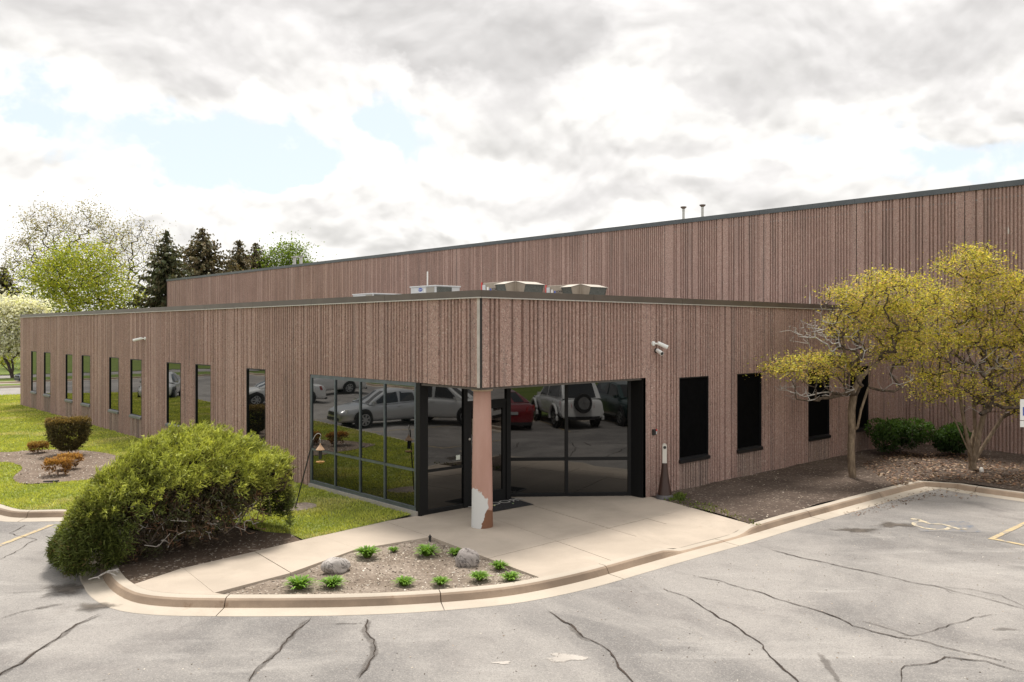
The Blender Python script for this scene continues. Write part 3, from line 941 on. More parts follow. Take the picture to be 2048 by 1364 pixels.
ZR = 4.06
def condenser(cx, cy, ztop, wx, wy, label, logo=True):
    """light gray packaged unit: corner at (cx, cy), wx along x, wy along y"""
    t = thing('air_conditioner', (cx + wx / 2, cy + wy / 2, ZR), label, 'air conditioner', 'rooftop air conditioning units')
    m = MB(); m.box((cx, cy, ZR + .1), (cx + wx, cy + wy, ztop - .04)); m.build('cabinet', M['unit_gray'], t, bevel=.015)
    m = MB(); m.box((cx - .03, cy - .03, ztop - .04), (cx + wx + .03, cy + wy + .03, ztop)); m.build('top_panel', M['unit_gray'], t, bevel=.01)
    m = MB(); m.box((cx - .05, cy - .05, ZR), (cx + wx + .05, cy + wy + .05, ZR + .1)); m.build('curb', M['galv'], t)
    h0, h1 = ZR + .2, ztop - .055
    m = MB(); m.box((cx - .008, cy + .06, h0), (cx + .01, cy + wy * .36, h1)); m.build('coil_grille', plain('tan_coil', (.30, .28, .245), .6), t)
    m = MB(); m.box((cx + .05, cy - .008, h0), (cx + wx * .66, cy + .01, h1)); m.build('coil_grille', M['unit_mesh'], t)
    m = MB(); m.tube([(cx + wx / 2, cy + wy / 2, ztop - .03), (cx + wx / 2, cy + wy / 2, ztop + .02)], .32, 20); m.build('fan_guard', M['unit_mesh'], t)
    if logo:
        yc, zc_ = cy + wy * .60, ztop - .125
        m = MB(); m.lathe([(.115, -.004), (.115, .006)], (cx, yc, zc_), 24, axis='X'); m.v = [(x, y, zc_ + (z - zc_) * .52) for x, y, z in m.v]; lg = m.build('logo', M['blue'], t)
        lettering('Carrier', .06, M['white_paint'], ((cx - .012, yc, zc_), (0, -1, 0), (0, 0, 1)), lg, 'lettering')
        m = MB(); m.box((cx - .006, cy + wy * .40, ztop - .22), (cx, cy + wy * .43, ztop - .09)); m.build('label_plate', M['white_paint'], t)
    return t
pq = W(871, 27.0)
condenser(pq[0], pq[1], ZA(570, 27.0), 1.0, 1.35, 'light gray rooftop unit with a blue oval badge near the entrance corner')
pq = W(746, 33.0)
condenser(pq[0], pq[1], ZA(586, 33.0), 1.6, 1.45, 'light gray rooftop unit showing only its top edge above the coping', logo=False)
pq = W(855, 27.9)
t = thing('roof_rod', (*pq, ZR), 'thin white rod rising behind the light gray rooftop unit', 'rod')
m = MB(); m.lathe([(.022, ZR), (.022, ZA(543, 27.9))], (*pq, 0), 8); m.build('pole', M['white_paint'], t)
m = MB(); m.lathe([(.10, ZR), (.10, ZR + .03)], (*pq, 0), 10); m.build('base', M['galv'], t)

def hooded_unit(cx, cy, ztop, label, wx=1.0, wy=1.50):
    t = thing('rooftop_unit', (cx + wx / 2, cy + wy / 2, ZR), label, 'air conditioner', 'rooftop air conditioning units')
    m = MB(); m.box((cx, cy, ZR + .08), (cx + wx, cy + wy, ztop)); m.build('cabinet', M['unit_beige'], t, bevel=.015)
    m = MB(); m.box((cx - .04, cy - .04, ZR), (cx + wx + .04, cy + wy + .04, ZR + .08)); m.build('curb', M['galv'], t)
    hd = .40
    zb = ztop - .55
    for face in 'xy':
        # hood: sloping top, two cheeks, screened mouth leaning inward at its foot
        if face == 'x':
            q = lambda o, s, z: (cx - o, cy + s, z)
            s0, s1 = .03, .46
        else:
            q = lambda o, s, z: (cx + s, cy - o, z)
            s0, s1 = .03, .80
        zo = ztop - .10
        m = MB(); m.poly([q(0, s0 - .02, ztop), q(hd + .03, s0 - .02, zo), q(hd + .03, s1 + .03, zo), q(0, s1 + .03, ztop)]); m.poly([q(0, s1 + .03, ztop - .012), q(hd + .03, s1 + .03, zo - .012), q(hd + .03, s0 - .02, zo - .012), q(0, s0 - .02, ztop - .012)])
        hp = m.build('hood', plain('sunlit_taupe_sheet', (.42, .37, .31), .4, .3), t)  # paler than the cabinet; sky light on the top put into its colour
        for s in (s0, s1):
            m = MB()
            m.poly([q(0, s, ztop - .01), q(hd, s, zo), q(hd * .62, s, zb), q(0, s, zb)])
            m.poly([q(0, s + .012, zb), q(hd * .62, s + .012, zb), q(hd, s + .012, zo), q(0, s + .012, ztop - .01)])
            m.build('cheek', M['unit_beige'], hp)
        m = MB(); m.poly([q(hd - .01, s0 + .015, zo), q(hd - .01, s1, zo), q(hd * .62 - .01, s1, zb), q(hd * .62 - .01, s0 + .015, zb)]); m.build('bird_screen', M['unit_mesh'], hp)
    m = MB(); m.box((cx - .035, cy + 1.34, ztop - .42), (cx, cy + 1.48, ztop - .06)); m.build('disconnect_box', M['unit_gray'], t)
    m = MB(); m.box((cx - .03, cy + 1.51, ztop - .24), (cx, cy + 1.54, ztop + .02)); m.build('tag', M['red'], t)
    m = MB(); m.hexa([(cx - .10, cy + .52, ztop - .17), (cx, cy + .52, ztop - .17), (cx, cy + .60, ztop - .17), (cx - .10, cy + .60, ztop - .17), (cx - .04, cy + .52, ztop - .06), (cx, cy + .52, ztop - .06), (cx, cy + .60, ztop - .06), (cx - .04, cy + .60, ztop - .06)])
    m.build('flap', M['white_paint'], t)
    m = MB(); m.box((cx - .004, cy + 1.22, ztop - .27), (cx, cy + 1.30, ztop - .13)); m.build('label_plate', M['white_paint'], t)
    m = MB(); m.lathe([(.04, -.004), (.04, .004)], (cx, cy + 1.13, ztop - .215), 14, axis='X'); lg = m.build('logo', M['blue'], t)
    lettering('YORK', .115, M['ink'], ((cx - .003, cy + .93, ztop - .215), (0, -1, 0), (0, 0, 1)), t)
pq = W(1031, 25.2); hooded_unit(pq[0], pq[1], ZA(562, 25.2), 'taupe rooftop unit with two hoods directly above the entrance corner')
pq = W(1161, 26.6); hooded_unit(pq[0], pq[1], ZA(568, 26.6), 'taupe rooftop unit with two hoods farther from the entrance corner')

# ---- things on the walls
def security_camera(base, ax, s, z, yaw_s, label, tilt=-.35, L=.20, black=False):
    """ax-mounted bullet camera; yaw_s: sideways lean of the barrel"""
    t = thing('security_camera', ax(s, 0, z), label, 'security camera', 'security cameras on the office walls')
    P = lambda a, d, zz: ax(s + a, d, z + zz)
    m = MB()
    c0, c1 = Vector(P(0, 0, 0)), Vector(P(0, .03, 0))
    m.tube([c0, c1], [.055, .05], 16); m.build('mount', M['black_plastic'] if black else M['cam_white'], t)
    e = Vector(P(yaw_s * .25, .10, -.005))
    m = MB(); m.tube([c1, e], [.018, .02], 10); m.build('arm', M['cam_white'], t)
    dirv = (Vector(P(yaw_s, .55, tilt)) - Vector(P(0, 0, 0))).normalized()
    f = e + dirv * L
    m = MB(); m.tube([e - dirv * .05, e - dirv * .035, f - dirv * .005, f], [.03, .043, .046, .046], 16); m.build('barrel', M['cam_white'], t, smooth='auto')
    m = MB(); m.tube([f - dirv * .01, f + dirv * .002], [.038, .038], 16); m.build('lens', M['black_plastic'], t)
    return t
security_camera(None, axA, 17.05, 3.42, .55, 'white security camera alone on the long lawn side wall', tilt=-.18, L=.26)
security_camera(None, axB, 5.06, 3.40, .42, 'upper white security camera of the pair on the short wall', tilt=-.32)
security_camera(None, axB, 5.16, 3.24, -.18, 'lower white security camera of the pair, aimed at the lot', tilt=-.22, L=.16, black=True)
t = thing('card_reader', axB(5.09, 0, 1.42), 'small black card reader with a red lamp beside the glazed corner', 'card reader')
m = MB(); abox(m, axB, 5.02, 5.11, 0, .05, 1.36, 1.49); m.build('housing', M['black_plastic'], t, bevel=.006)
m = MB(); abox(m, axB, 5.115, 5.165, 0, .035, 1.445, 1.485); m.build('lamp', M['red'], t)
m = MB(); abox(m, axB, 5.118, 5.16, 0, .03, 1.38, 1.44); m.build('plate', M['unit_gray'], t)
# ================================================================== GROUND
ZP = -.13                                     # level of the parking asphalt below the walk
MB().poly([(-700, -700, -.26), (900, -700, -.26), (900, 900, -.26), (-700, 900, -.26)]).build('ground', M['turf_far'], kind='structure')
lot = MB().poly([(-22, -45, ZP), (64, -45, ZP), (64, 59, ZP), (-22, 59, ZP)]).build('parking_lot', M['asphalt'], kind='structure')
MB().poly([(-90, 62.5, ZP), (120, 62.5, ZP), (120, 70, ZP), (-90, 70, ZP)]).build('road', M['asphalt'], kind='structure')
MB().poly([(-52, -80, ZP), (-45, -80, ZP), (-45, 62.4, ZP), (-52, 62.4, ZP)]).build('side_road', M['asphalt'], kind='structure')

# ---- kerbs: path of the asphalt edge, the ground it holds lies to the left of travel
def offset_path(path, d):
    out = []
    for i, p in enumerate(path):
        t = (path[min(i + 1, len(path) - 1)] - path[max(i - 1, 0)])
        t = Vector((t.x, t.y)).normalized()
        out.append((p.x - t.y * d, p.y + t.x * d))
    return out
KPROF = [(0.0, ZP + .003), (.02, ZP + .008), (.30, ZP + .018), (.325, ZP + .065), (.345, -.025), (.375, -.002), (.42, .006), (.52, .004), (.525, -.15)]
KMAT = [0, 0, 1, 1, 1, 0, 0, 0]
def kerb_run(name, path, drop=lambda p: 1.0, seg=3.05, parent=None, mats=None, gap=.007):
    root = parent
    P = [Vector((p[0], p[1])) for p in path]
    acc = [0.0]
    for a, b in zip(P, P[1:]):
        acc.append(acc[-1] + (b - a).length)
    tot = acc[-1]
    def at(s):
        s = min(max(s, 0), tot - 1e-6)
        for i in range(len(P) - 1):
            if acc[i + 1] >= s:
                t = (s - acc[i]) / max(acc[i + 1] - acc[i], 1e-9)
                tg0 = (P[min(i + 1, len(P) - 1)] - P[max(i - 1, 0)]).normalized()
                tg1 = (P[min(i + 2, len(P) - 1)] - P[i]).normalized()
                return P[i].lerp(P[i + 1], t), tg0.lerp(tg1, t).normalized()
    s = 0.0
    first = True
    while s < tot - .05:
        e = min(s + seg, tot)
        if tot - e < .6: e = tot
        n = max(2, int((e - s) / .22))
        V, F, Mi = [], [], []
        k = len(KPROF)
        for i in range(n + 1):
            ss = s + gap + (e - s - 2 * gap) * i / n
            p, t = at(ss)
            h = drop(p)
            for o_, z in KPROF:
                zz = z if o_ <= .31 or z < -.14 else (ZP + .02) + (z - ZP - .02) * h
                V.append((p.x - t.y * o_, p.y + t.x * o_, zz))
        for i in range(n):
            for j in range(k - 1):
                a = i * k + j
                F.append((a, a + k, a + k + 1, a + 1)); Mi.append(KMAT[j])
        for base, rev in ((0, True), (n * k, False)):
            f = [base + j for j in range(k)]
            F.append(tuple(f if rev else reversed(f))); Mi.append(1)
        me = bpy.data.meshes.new('kerb_segment')
        me.from_pydata(V, [], F)
        for mm in (mats or (M['kerb'], M['kerb_dirty'])): me.materials.append(mm)
        me.polygons.foreach_set('material_index', Mi)
        me.update()
        if root is None:
            root = bpy.data.objects.new(name, None); COL.objects.link(root); ORG[root.name] = Vector((0, 0, 0)); root['kind'] = 'structure'
        link('kerb_segment', me, root)
        s = e
    return root
tip = [G(158, 1140, ZP), G(170, 1180, ZP), G(200, 1207, ZP), G(245, 1223, ZP), G(320, 1231, ZP), G(420, 1233, ZP), G(560, 1233, ZP), G(700, 1231, ZP), G(850, 1224, ZP), G(1000, 1211, ZP),
       G(1100, 1195, ZP), G(1200, 1172, ZP), G(1300, 1143, ZP), G(1400, 1114, ZP), G(1500, 1086, ZP), G(1600, 1055, ZP), G(1690, 1029, ZP), G(1770, 1006, ZP), G(1850, 984, ZP)]
end = [G(1882, 977, ZP), G(1910, 984, ZP), G(2048, 1004, ZP), G(2400, 1050, ZP), G(2900, 1100, ZP)]
lead = [(16, 41.2), (2, 41.2), (-7, 41.0), (-8.6, 39.6), (-8.7, 36), (-8.4, 30), (-8.0, 22), (-7.4, 15.5), (-6.8, 11.3), (-6.4, 9.0), G(0, 1043, ZP), G(110, 1043, ZP), (-4.75, 6.25), (-4.88, 5.4), (-5.4, 4.2)]
kpath = smooth_path([Vector((p[0], p[1])) for p in lead + tip], 5)
kpath2 = [Vector(kpath[-1])] + smooth_path([Vector(p) for p in end], 4)
kfull = kpath + kpath2[1:]
ir = min(range(len(kfull)), key=lambda i: (kfull[i] - Vector(G(1462, 1098, ZP))).length)
ramp_c = kfull[ir].copy()
def drop_fn(p):
    d = (p - ramp_c).length
    t = min(1, max(0, (d - .78) / .62))
    return .10 + .90 * t * t * (3 - 2 * t)
kerb = kerb_run('kerb', kfull, drop_fn)
back = offset_path(kfull, .515)

# ---- sidewalk: slabs with open joints
def clip(poly, a, b, off):
    """part of poly on the left of the line a>b, shifted by off"""
    n = Vector((-(b[1] - a[1]), b[0] - a[0])).normalized()
    out = []
    m = len(poly)
    dist = [(p[0] - a[0]) * n.x + (p[1] - a[1]) * n.y - off for p in poly]
    for i in range(m):
        p, q, dp, dq = poly[i], poly[(i + 1) % m], dist[i], dist[(i + 1) % m]
        if dp >= 0: out.append(p)
        if dp * dq < 0:
            t = dp / (dp - dq)
            out.append((p[0] + (q[0] - p[0]) * t, p[1] + (q[1] - p[1]) * t))
    return out
def split(polys, a, b, g=.013):
    r = []
    for p in polys:
        for q in (clip(p, a, b, g / 2), clip(p, b, a, g / 2)):
            if len(q) > 2: r.append(q)
    return r
def bk(px0, px1):
    """points of the kerb's back edge between two bearings of the front run"""
    a, b = Vector(G(px0[0], px0[1], ZP)), Vector(G(px1[0], px1[1], ZP))
    ia = min(range(len(kfull)), key=lambda i: (kfull[i] - a).length); ib = min(range(len(kfull)), key=lambda i: (kfull[i] - b).length)
    return back[ia:ib + 1] if ia <= ib else back[ib:ia + 1][::-1]
ku = min(range(len(back)), key=lambda i: math.hypot(back[i][0] + 5.72, back[i][1] - 1.02))
upper = [tuple(back[ku]), G(366, 1136), G(509, 1103), G(640, 1072), G(770, 1043), G(842, 1024)]
lower = [G(428, 1186), G(582, 1146), G(716, 1098), G(862, 1074)]
walk = bpy.data.objects.new('sidewalk', None); COL.objects.link(walk); ORG[walk.name] = Vector((0, 0, 0)); walk['kind'] = 'structure'
slabs = []
b0 = back[ku + 1:min(range(len(kfull)), key=lambda i: (kfull[i] - Vector(G(420, 1233, ZP))).length) + 1]
slabs.append([upper[0], upper[1], lower[0]] + list(reversed(b0)))
for i in range(3):
    slabs.append([upper[i + 1], upper[i + 2], lower[i + 1], lower[i]])
def shrink(poly, g=.006):
    c = (sum(p[0] for p in poly) / len(poly), sum(p[1] for p in poly) / len(poly))
    out = []
    for p in poly:
        d = math.hypot(p[0] - c[0], p[1] - c[1])
        k = (d - g * 1.2) / d
        out.append((c[0] + (p[0] - c[0]) * k, c[1] + (p[1] - c[1]) * k))
    return out
slabs = [shrink(s) for s in slabs]
def along(sd, off):
    """point beside the kerb, sd metres along the path from the middle of the dropped length"""
    i, acc_ = ir, 0.0
    st = 1 if sd > 0 else -1
    while acc_ < abs(sd):
        seg_ = (kfull[i + st] - kfull[i]).length
        if acc_ + seg_ >= abs(sd): break
        acc_ += seg_; i += st
    p = kfull[i].lerp(kfull[i + st], (abs(sd) - acc_) / seg_)
    t = (kfull[ir + 3] - kfull[ir - 3]).normalized() if abs(sd) < 1.6 else (kfull[i + 1] - kfull[i - 1]).normalized()
    return (p.x - t.y * off, p.y + t.x * off)
P1, P2, P3, P4, P5, P6 = along(-1.40, .522), along(-.78, .522), along(.78, .522), along(1.40, .522), along(.85, 1.55), along(-.85, 1.55)
bed_r = tuple(back[min(range(len(kfull)), key=lambda i: (kfull[i] - Vector(G(1122, 1190, ZP))).length)])
ip = min(range(len(kfull)), key=lambda i: (kfull[i] - kfull[ir]).length if False else abs(i - ir))
ia_ = min(range(len(kfull)), key=lambda i: (kfull[i] - Vector(G(1122, 1190, ZP))).length)
kb = [back[i] for i in range(ia_ + 1, ir) if (kfull[i] - kfull[ir]).length > 1.55]
kb = [p for p in kb]
apron = [lower[3], bed_r] + kb + [P1, P6, P5, P4, G(1316, 997), (4.95, .02), (4.85, .6), (2.7, 2.5), (.02, 2.02), (-.02, 1.92), upper[4]]
# orient counter-clockwise
def ccw(p):
    a = sum(p[i][0] * p[(i + 1) % len(p)][1] - p[(i + 1) % len(p)][0] * p[i][1] for i in range(len(p)))
    return p if a > 0 else p[::-1]
ap = [ccw(apron)]
for a, b in (((986, 1037), (1112, 1082)), ((1082, 1016), (1225, 1059)), ((1174, 1004), (1296, 1038)), ((1124, 1080), (1340, 1026))):
    ap = split(ap, G(*a), G(*b))
for i, s in enumerate(slabs + ap):
    m = MB(); dz = random.Random(i).uniform(-.003, .003)
    m.prism(ccw(list(s)), -.16, .004 + dz)
    m.build('slab', M['concrete'], walk)
m = MB()
m.poly([(*P1, .003), (*P2, -.096), (*P6, .004)]); m.poly([(*P2, -.096), (*P3, -.096), (*P5, .004), (*P6, .004)]); m.poly([(*P3, -.096), (*P4, .003), (*P5, .004)])
m.build('ramp', M['concrete'], walk)

# ---- planting beds and lawn
def lawn_z(x, y):
    return .0048 * max(y - 6, 0) * min(1, max(0, (x + 7.5) / 6.5)) + .004
il = min(range(len(kfull)), key=lambda i: (kfull[i] - Vector(G(200, 1207, ZP))).length)
bed_rim = [G(606, 1079), G(580, 1068), G(530, 1064), G(470, 1048), G(400, 1030), G(310, 1022), (-4.1, 5.3), (-4.75, 4.5), (-5.05, 3.9)]
k3 = min(range(len(back)), key=lambda i: math.hypot(back[i][0] + 5.35, back[i][1] - 3.1))
lawn_poly = [p for p in back[:k3]] + bed_rim[::-1] + upper[3:] + [(.0, 1.99), (.0, YA + .2), (16, YA + .2)]
lawn = sheet('lawn', lawn_poly, lawn_z, M['turf'], 1.1, kind='structure')
bush_bed = [upper[0]] + upper[1:3] + bed_rim + back[k3:ku]
bz = lambda x, y: lawn_z(x, y) - .012 + .022 * float(vnoise(x * 2, y * 2, 3))
sheet('bush_bed', bush_bed, bz, M['soil_bush'], .22, kind='structure')
sb = [(0, 908), (60, 904), (150, 903), (232, 914), (300, 940), (290, 952), (210, 959), (130, 966), (60, 970), (34, 967), (27, 956), (45, 939), (30, 930), (0, 926), (-120, 915), (-100, 905)]
stump_bed = [tuple(q[:2]) for q in smooth_path([Vector(G(*p)) for p in sb], 4, closed=True)]
bz2 = lambda x, y: lawn_z(x, y) + .012 + .02 * float(vnoise(x * 1.7, y * 1.7, 5)) ** 2
sheet('mulch_bed', stump_bed, bz2, M['soil_mulch'], .3, kind='structure')
patch = [tuple(q[:2]) for q in smooth_path([Vector(G(*p)) for p in ((548, 1018), (575, 1010), (612, 1006), (634, 1011), (625, 1018), (590, 1023), (560, 1024))], 3, closed=True)]
sheet('bare_patch', patch, lambda x, y: lawn_z(x, y) + .010, M['soil_dry'], .15, kind='structure')
tri_bed = [lower[0], lower[1], lower[2], lower[3], bed_r] + [back[i] for i in range(min(range(len(kfull)), key=lambda i: (kfull[i] - Vector(G(1122, 1190, ZP))).length) - 1, min(range(len(kfull)), key=lambda i: (kfull[i] - Vector(G(440, 1233, ZP))).length) - 1, -1)]
def tz(x, y):
    return -.035 + .028 * float(vnoise(x * 2.2, y * 2.2, 1)) + .012 * float(vnoise(x * 9, y * 9, 2))
sheet('flower_bed', tri_bed, tz, M['soil_dry'], .085, kind='structure')
kr = [back[i] for i in range(ir, len(kfull)) if (kfull[i] - kfull[ir]).length > 1.45]
right_bed = [P4, G(1316, 997), (5.0, .0), (XT, 0.0), (XT, -12.9)] + [p for p in reversed(kr)]
def rz(x, y):
    return .012 + .03 * float(vnoise(x * .9, y * .9, 7)) + .012 * float(vnoise(x * 6, y * 6, 8))
sheet('tree_bed', right_bed, rz, M['soil'], .22, kind='structure')

# verge, far lawns and their kerbs
n0 = [(.62, -.79)]
kb_a, kb_b = Vector((8.0, -30.2)), Vector((-16.5, 1.0))
backk = kerb_run('far_kerb', [kb_a, kb_b], seg=6.0)
bo = offset_path([kb_a, kb_b], .5)
sheet('back_lawn', [bo[0], bo[1], (-22, 1), (-60, -10), (-60, -70), (8, -70)], lambda x, y: -.004, M['turf_far'], 6.0, kind='structure')
kerb_run('lot_kerb', [Vector((-22, 1)), Vector((-22, 30)), Vector((-22, 58))], seg=6.0)
sheet('west_lawn', [(-22.5, 1), (-22.5, 59), (-45, 59), (-45, 1)], lambda x, y: .0, M['turf_far'], 6.0, kind='structure')
kerb_run('road_kerb', [Vector((-22, 57.0)), Vector((40, 57.0))], seg=6.0)
sheet('verge', [(-22, 57.5), (-22, 62.4), (60, 62.4), (60, 57.5)], lambda x, y: .0, M['turf_far'], 5.0, kind='structure')
isl = [tuple(q[:2]) for q in smooth_path([Vector(p) for p in ((.2, 52.6), (2.5, 52.0), (6, 52), (6, 54.2), (2.5, 54.2), (.2, 53.6))], 3, closed=True)]
m = MB(); m.prism(ccw(isl), ZP, .0); m.build('traffic_island', M['kerb'], kind='structure')
c_ = Vector((3.3, 53.1))
sheet('island_turf', [((p[0] - c_.x) * .9 + c_.x, (p[1] - c_.y) * .78 + c_.y) for p in isl], lambda x, y: .012, M['turf_far'], 1.0, kind='structure')
sheet('north_lawn', [(-80, 70.2), (120, 70.2), (120, 190), (-80, 190)], lambda x, y: -.1 + .012 * (y - 70), M['turf_far'], 12.0, kind='structure')

# ---- painted lines, symbol, cracks
def strip(name, pts, wid, z, mat, seed=0, jag=.25, rough=.0, parent=lot):
    """ragged ribbon along ground points; wid one width or one per point"""
    rd = random.Random(seed)
    P = [Vector(p) for p in pts]
    Wd = wid if isinstance(wid, (list, tuple)) else [wid] * len(P)
    Q, QW = [], []
    for i in range(len(P) - 1):
        n = max(1, int((P[i + 1] - P[i]).length / .10)) if rough else max(1, int((P[i + 1] - P[i]).length / .5))
        for k in range(n):
            t = k / n
            Q.append(P[i].lerp(P[i + 1], t)); QW.append(Wd[i] + (Wd[i + 1] - Wd[i]) * t)
    Q.append(P[-1]); QW.append(Wd[-1])
    V, F = [], []
    off = 0.0
    for i, p in enumerate(Q):
        t = (Q[min(i + 1, len(Q) - 1)] - Q[max(i - 1, 0)]).normalized()
        off = off * .6 + rd.uniform(-1, 1) * rough
        c = p + Vector((-t.y, t.x)) * off
        a, b = QW[i] * .5 * (1 + rd.uniform(-jag, jag)), QW[i] * .5 * (1 + rd.uniform(-jag, jag))
        V += [(c.x - t.y * a, c.y + t.x * a, z), (c.x, c.y, z), (c.x + t.y * b, c.y - t.x * b, z)]
        if i:
            k = 3 * i
            F += [(k - 3, k - 2, k + 1, k), (k - 2, k - 1, k + 2, k + 1)]
    nq = len(Q)
    endf = np.minimum(1, np.minimum(np.arange(nq), nq - 1 - np.arange(nq)) / max(3.0, nq * .12))
    cols = np.repeat(np.stack([np.zeros(nq), endf if rough else np.ones(nq), np.zeros(nq)], 1).reshape(-1, 1), 3, 1)
    return np_mesh(name, V, F, mat, cols, parent=parent)
ORG[lot.name] = Vector((0, 0, 0))
def gp(l, z=ZP): return [G(x, y, z) for x, y in l]
CR = [
    ([(1088, 1217), (1110, 1233), (1140, 1250), (1165, 1275), (1200, 1292), (1230, 1318), (1236, 1336), (1262, 1364), (1290, 1395)], .026),
    ([(1308, 1171), (1360, 1190), (1400, 1209), (1424, 1226), (1460, 1247), (1495, 1269), (1527, 1291), (1541, 1314), (1568, 1340), (1590, 1364), (1610, 1390)], .026),
    ([(1364, 1147), (1400, 1155), (1447, 1165), (1514, 1185), (1571, 1204), (1628, 1220), (1675, 1236), (1707, 1252), (1745, 1263), (1796, 1275), (1840, 1281), (1875, 1291), (1970, 1313), (2060, 1340)], .022),
    ([(1525, 1094), (1577, 1109), (1653, 1127), (1729, 1144), (1811, 1163), (1868, 1173), (1894, 1179), (1960, 1196), (2048, 1218), (2100, 1228)], .020),
    ([(1862, 1172), (1938, 1179), (2001, 1193), (2060, 1222)], .012),
    ([(1700, 1240), (1740, 1247), (1790, 1262), (1821, 1272), (1855, 1267), (1875, 1263), (1922, 1244), (1944, 1234), (2010, 1228)], .014),
    ([(1800, 1372), (1806, 1340), (1812, 1334), (1859, 1331), (1890, 1315), (1970, 1324), (2060, 1350)], .022),
    ([(212, 1225), (156, 1250), (103, 1286), (62, 1309), (41, 1328), (0, 1350), (-40, 1372)], .026),
    ([(-20, 1245), (0, 1240), (47, 1223), (81, 1216), (119, 1209)], .018),
    ([(625, 1232), (587, 1266), (556, 1303), (512, 1340), (497, 1366), (490, 1380)], .026),
    ([(738, 1234), (729, 1264), (747, 1287), (744, 1313), (727, 1340), (708, 1366)], .026),
    ([(-10, 1122), (0, 1119), (31, 1103), (56, 1087), (78, 1080), (47, 1074), (19, 1067), (41, 1055), (56, 1047)], .018),
    ([(0, 1187), (60, 1184), (118, 1181)], .012),
    ([(640, 1250), (700, 1247), (735, 1246)], .016),
    ([(1985, 1288), (2010, 1282), (2050, 1278)], .010),
]
for i, (l, wd) in enumerate(CR):
    strip('crack', gp(l), [wd * random.Random(i * 7 + k).uniform(.6, 1.5) for k in range(len(l))], ZP + .010, M['crack'], i, .6, .026)
for i, (l, wd) in enumerate(((CR[9][0], .09), (CR[10][0], .13), (CR[7][0], .09), ([(1130, 1244), (1165, 1276), (1195, 1290)], .10), ([(1632, 1300), (1653, 1329), (1675, 1364), (1680, 1380)], .12),
                             ([(47, 1223), (81, 1216), (125, 1208), (150, 1200)], .22), ([(880, 1176), (905, 1184), (930, 1196)], .01), (CR[13][0], .05), ([(1880, 1174), (1912, 1192)], .045), ([(1780, 1272), (1850, 1270)], .05))):
    strip('filler_stain', gp(l), wd, ZP + .006, M['tar'], 50 + i, .35, .012)
def blob(name, px, py, rx, ry, mat, z, seed, parent=lot):
    rd = random.Random(seed)
    c = G(px, py, ZP)
    n = 22
    pts = []
    for k in range(n):
        a = 2 * math.pi * k / n
        rr = 1 + .22 * math.sin(3 * a + seed) + .16 * math.sin(5 * a + 2 * seed) + rd.uniform(-.08, .08)
        l, d = rx * rr * math.cos(a), ry * rr * math.sin(a)
        pts.append((c[0] + RGT[0] * l + FWD[0] * d, c[1] + RGT[1] * l + FWD[1] * d, z))
    V = [(c[0], c[1], z)] + pts
    F = [(0, k + 1, (k + 1) % n + 1) for k in range(n)]
    return np_mesh(name, V, F, mat, np.array([[1.0] * 3] + [[0.0] * 3] * n), parent=parent)
blob('pale_patch', 1132, 1316, .30, .16, M['pale_patch'], ZP + .005, 2)
blob('pale_patch', 1005, 1326, .12, .05, M['pale_patch'], ZP + .005, 5)
blob('stain', 140, 1178, .5, .45, M['oil'], ZP + .0048, 31)  # darker blots on asphalt and gutter at the kerb tip
blob('stain', 190, 1215, .35, .25, M['oil'], ZP + .0152, 32)
blob('stain', 2012, 1259, .24, .08, M['tar'], ZP + .005, 3)
blob('stain', 1715, 1061, .55, .30, M['oil'], ZP + .005, 6)  # two darker blots on the asphalt before the tree bed
blob('stain', 1790, 1050, .55, .30, M['oil'], ZP + .006, 9)
strip('parking_line', gp([(-260, 1196), (0, 1091), (106, 1049)]), .105, ZP + .007, M['yellow'], 3, .08)
strip('parking_line', gp([(1981, 1079), (2060, 1042), (2160, 996)]), .10, ZP + .007, M['yellow'], 4, .08)
strip('parking_line', gp([(1990, 1079), (2060, 1093), (2300, 1140)]), .10, ZP + .008, M['yellow'], 5, .08)
for k in range(1, 5):                          # stall lines on the lawn side of the lot
    y = 9.6 + 2.75 * k
    strip('parking_line', [(-7.2 - .15 * k, y), (-12.2 - .15 * k, y - .9)], .10, ZP + .007, M['yellow'], 20 + k, .08)
for k in range(6):                             # stall lines along the far kerb
    c = Vector((-9.6 + .62 * 2.75 * k, -8.35 - .79 * 2.75 * k + .6))
    strip('parking_line', [(c.x, c.y), (c.x + .79 * 3.6, c.y + .62 * 3.6)], .10, ZP + .007, M['yellow'], 40 + k, .08)
for k in range(3):
    y = -8.2 - 2.8 * k
    strip('parking_line', [(9.5, y), (14.5, y)], .10, ZP + .007, M['yellow'], 60 + k, .08)
# access symbol, seen from its head end
sc0 = Vector(G(1868, 1051, ZP)); ux, uy = Vector((RGT[0], RGT[1])), Vector((FWD[0], FWD[1]))
def sym(pts): return [sc0 + ux * a * .8 + uy * b * 1.15 for a, b in pts]
pad = sym([(-.62, -.42), (.78, -.5), (1.05, .30), (-.35, .42)])
MB().poly([(p.x, p.y, ZP + .004) for p in pad]).build('symbol_pad', M['bluepad'], lot)
arc = [(-.08 + .38 * math.cos(a), -.02 + .30 * math.sin(a)) for a in np.linspace(R(95), R(330), 14)]
strip('access_symbol', sym(arc), .085, ZP + .009, M['symbol'], 1, .1)
strip('access_symbol', sym([(-.10, .42), (-.02, .10), (.28, .06), (.40, -.30), (.58, -.28)]), .085, ZP + .010, M['symbol'], 2, .1)
m = MB(); m.poly([(*(sc0 + ux * (-.12 + .085 * math.cos(a)) + uy * (.52 + .085 * math.sin(a))), ZP + .010) for a in np.linspace(0, 2 * math.pi, 14, endpoint=False)]); m.build('access_symbol', M['symbol'], lot)

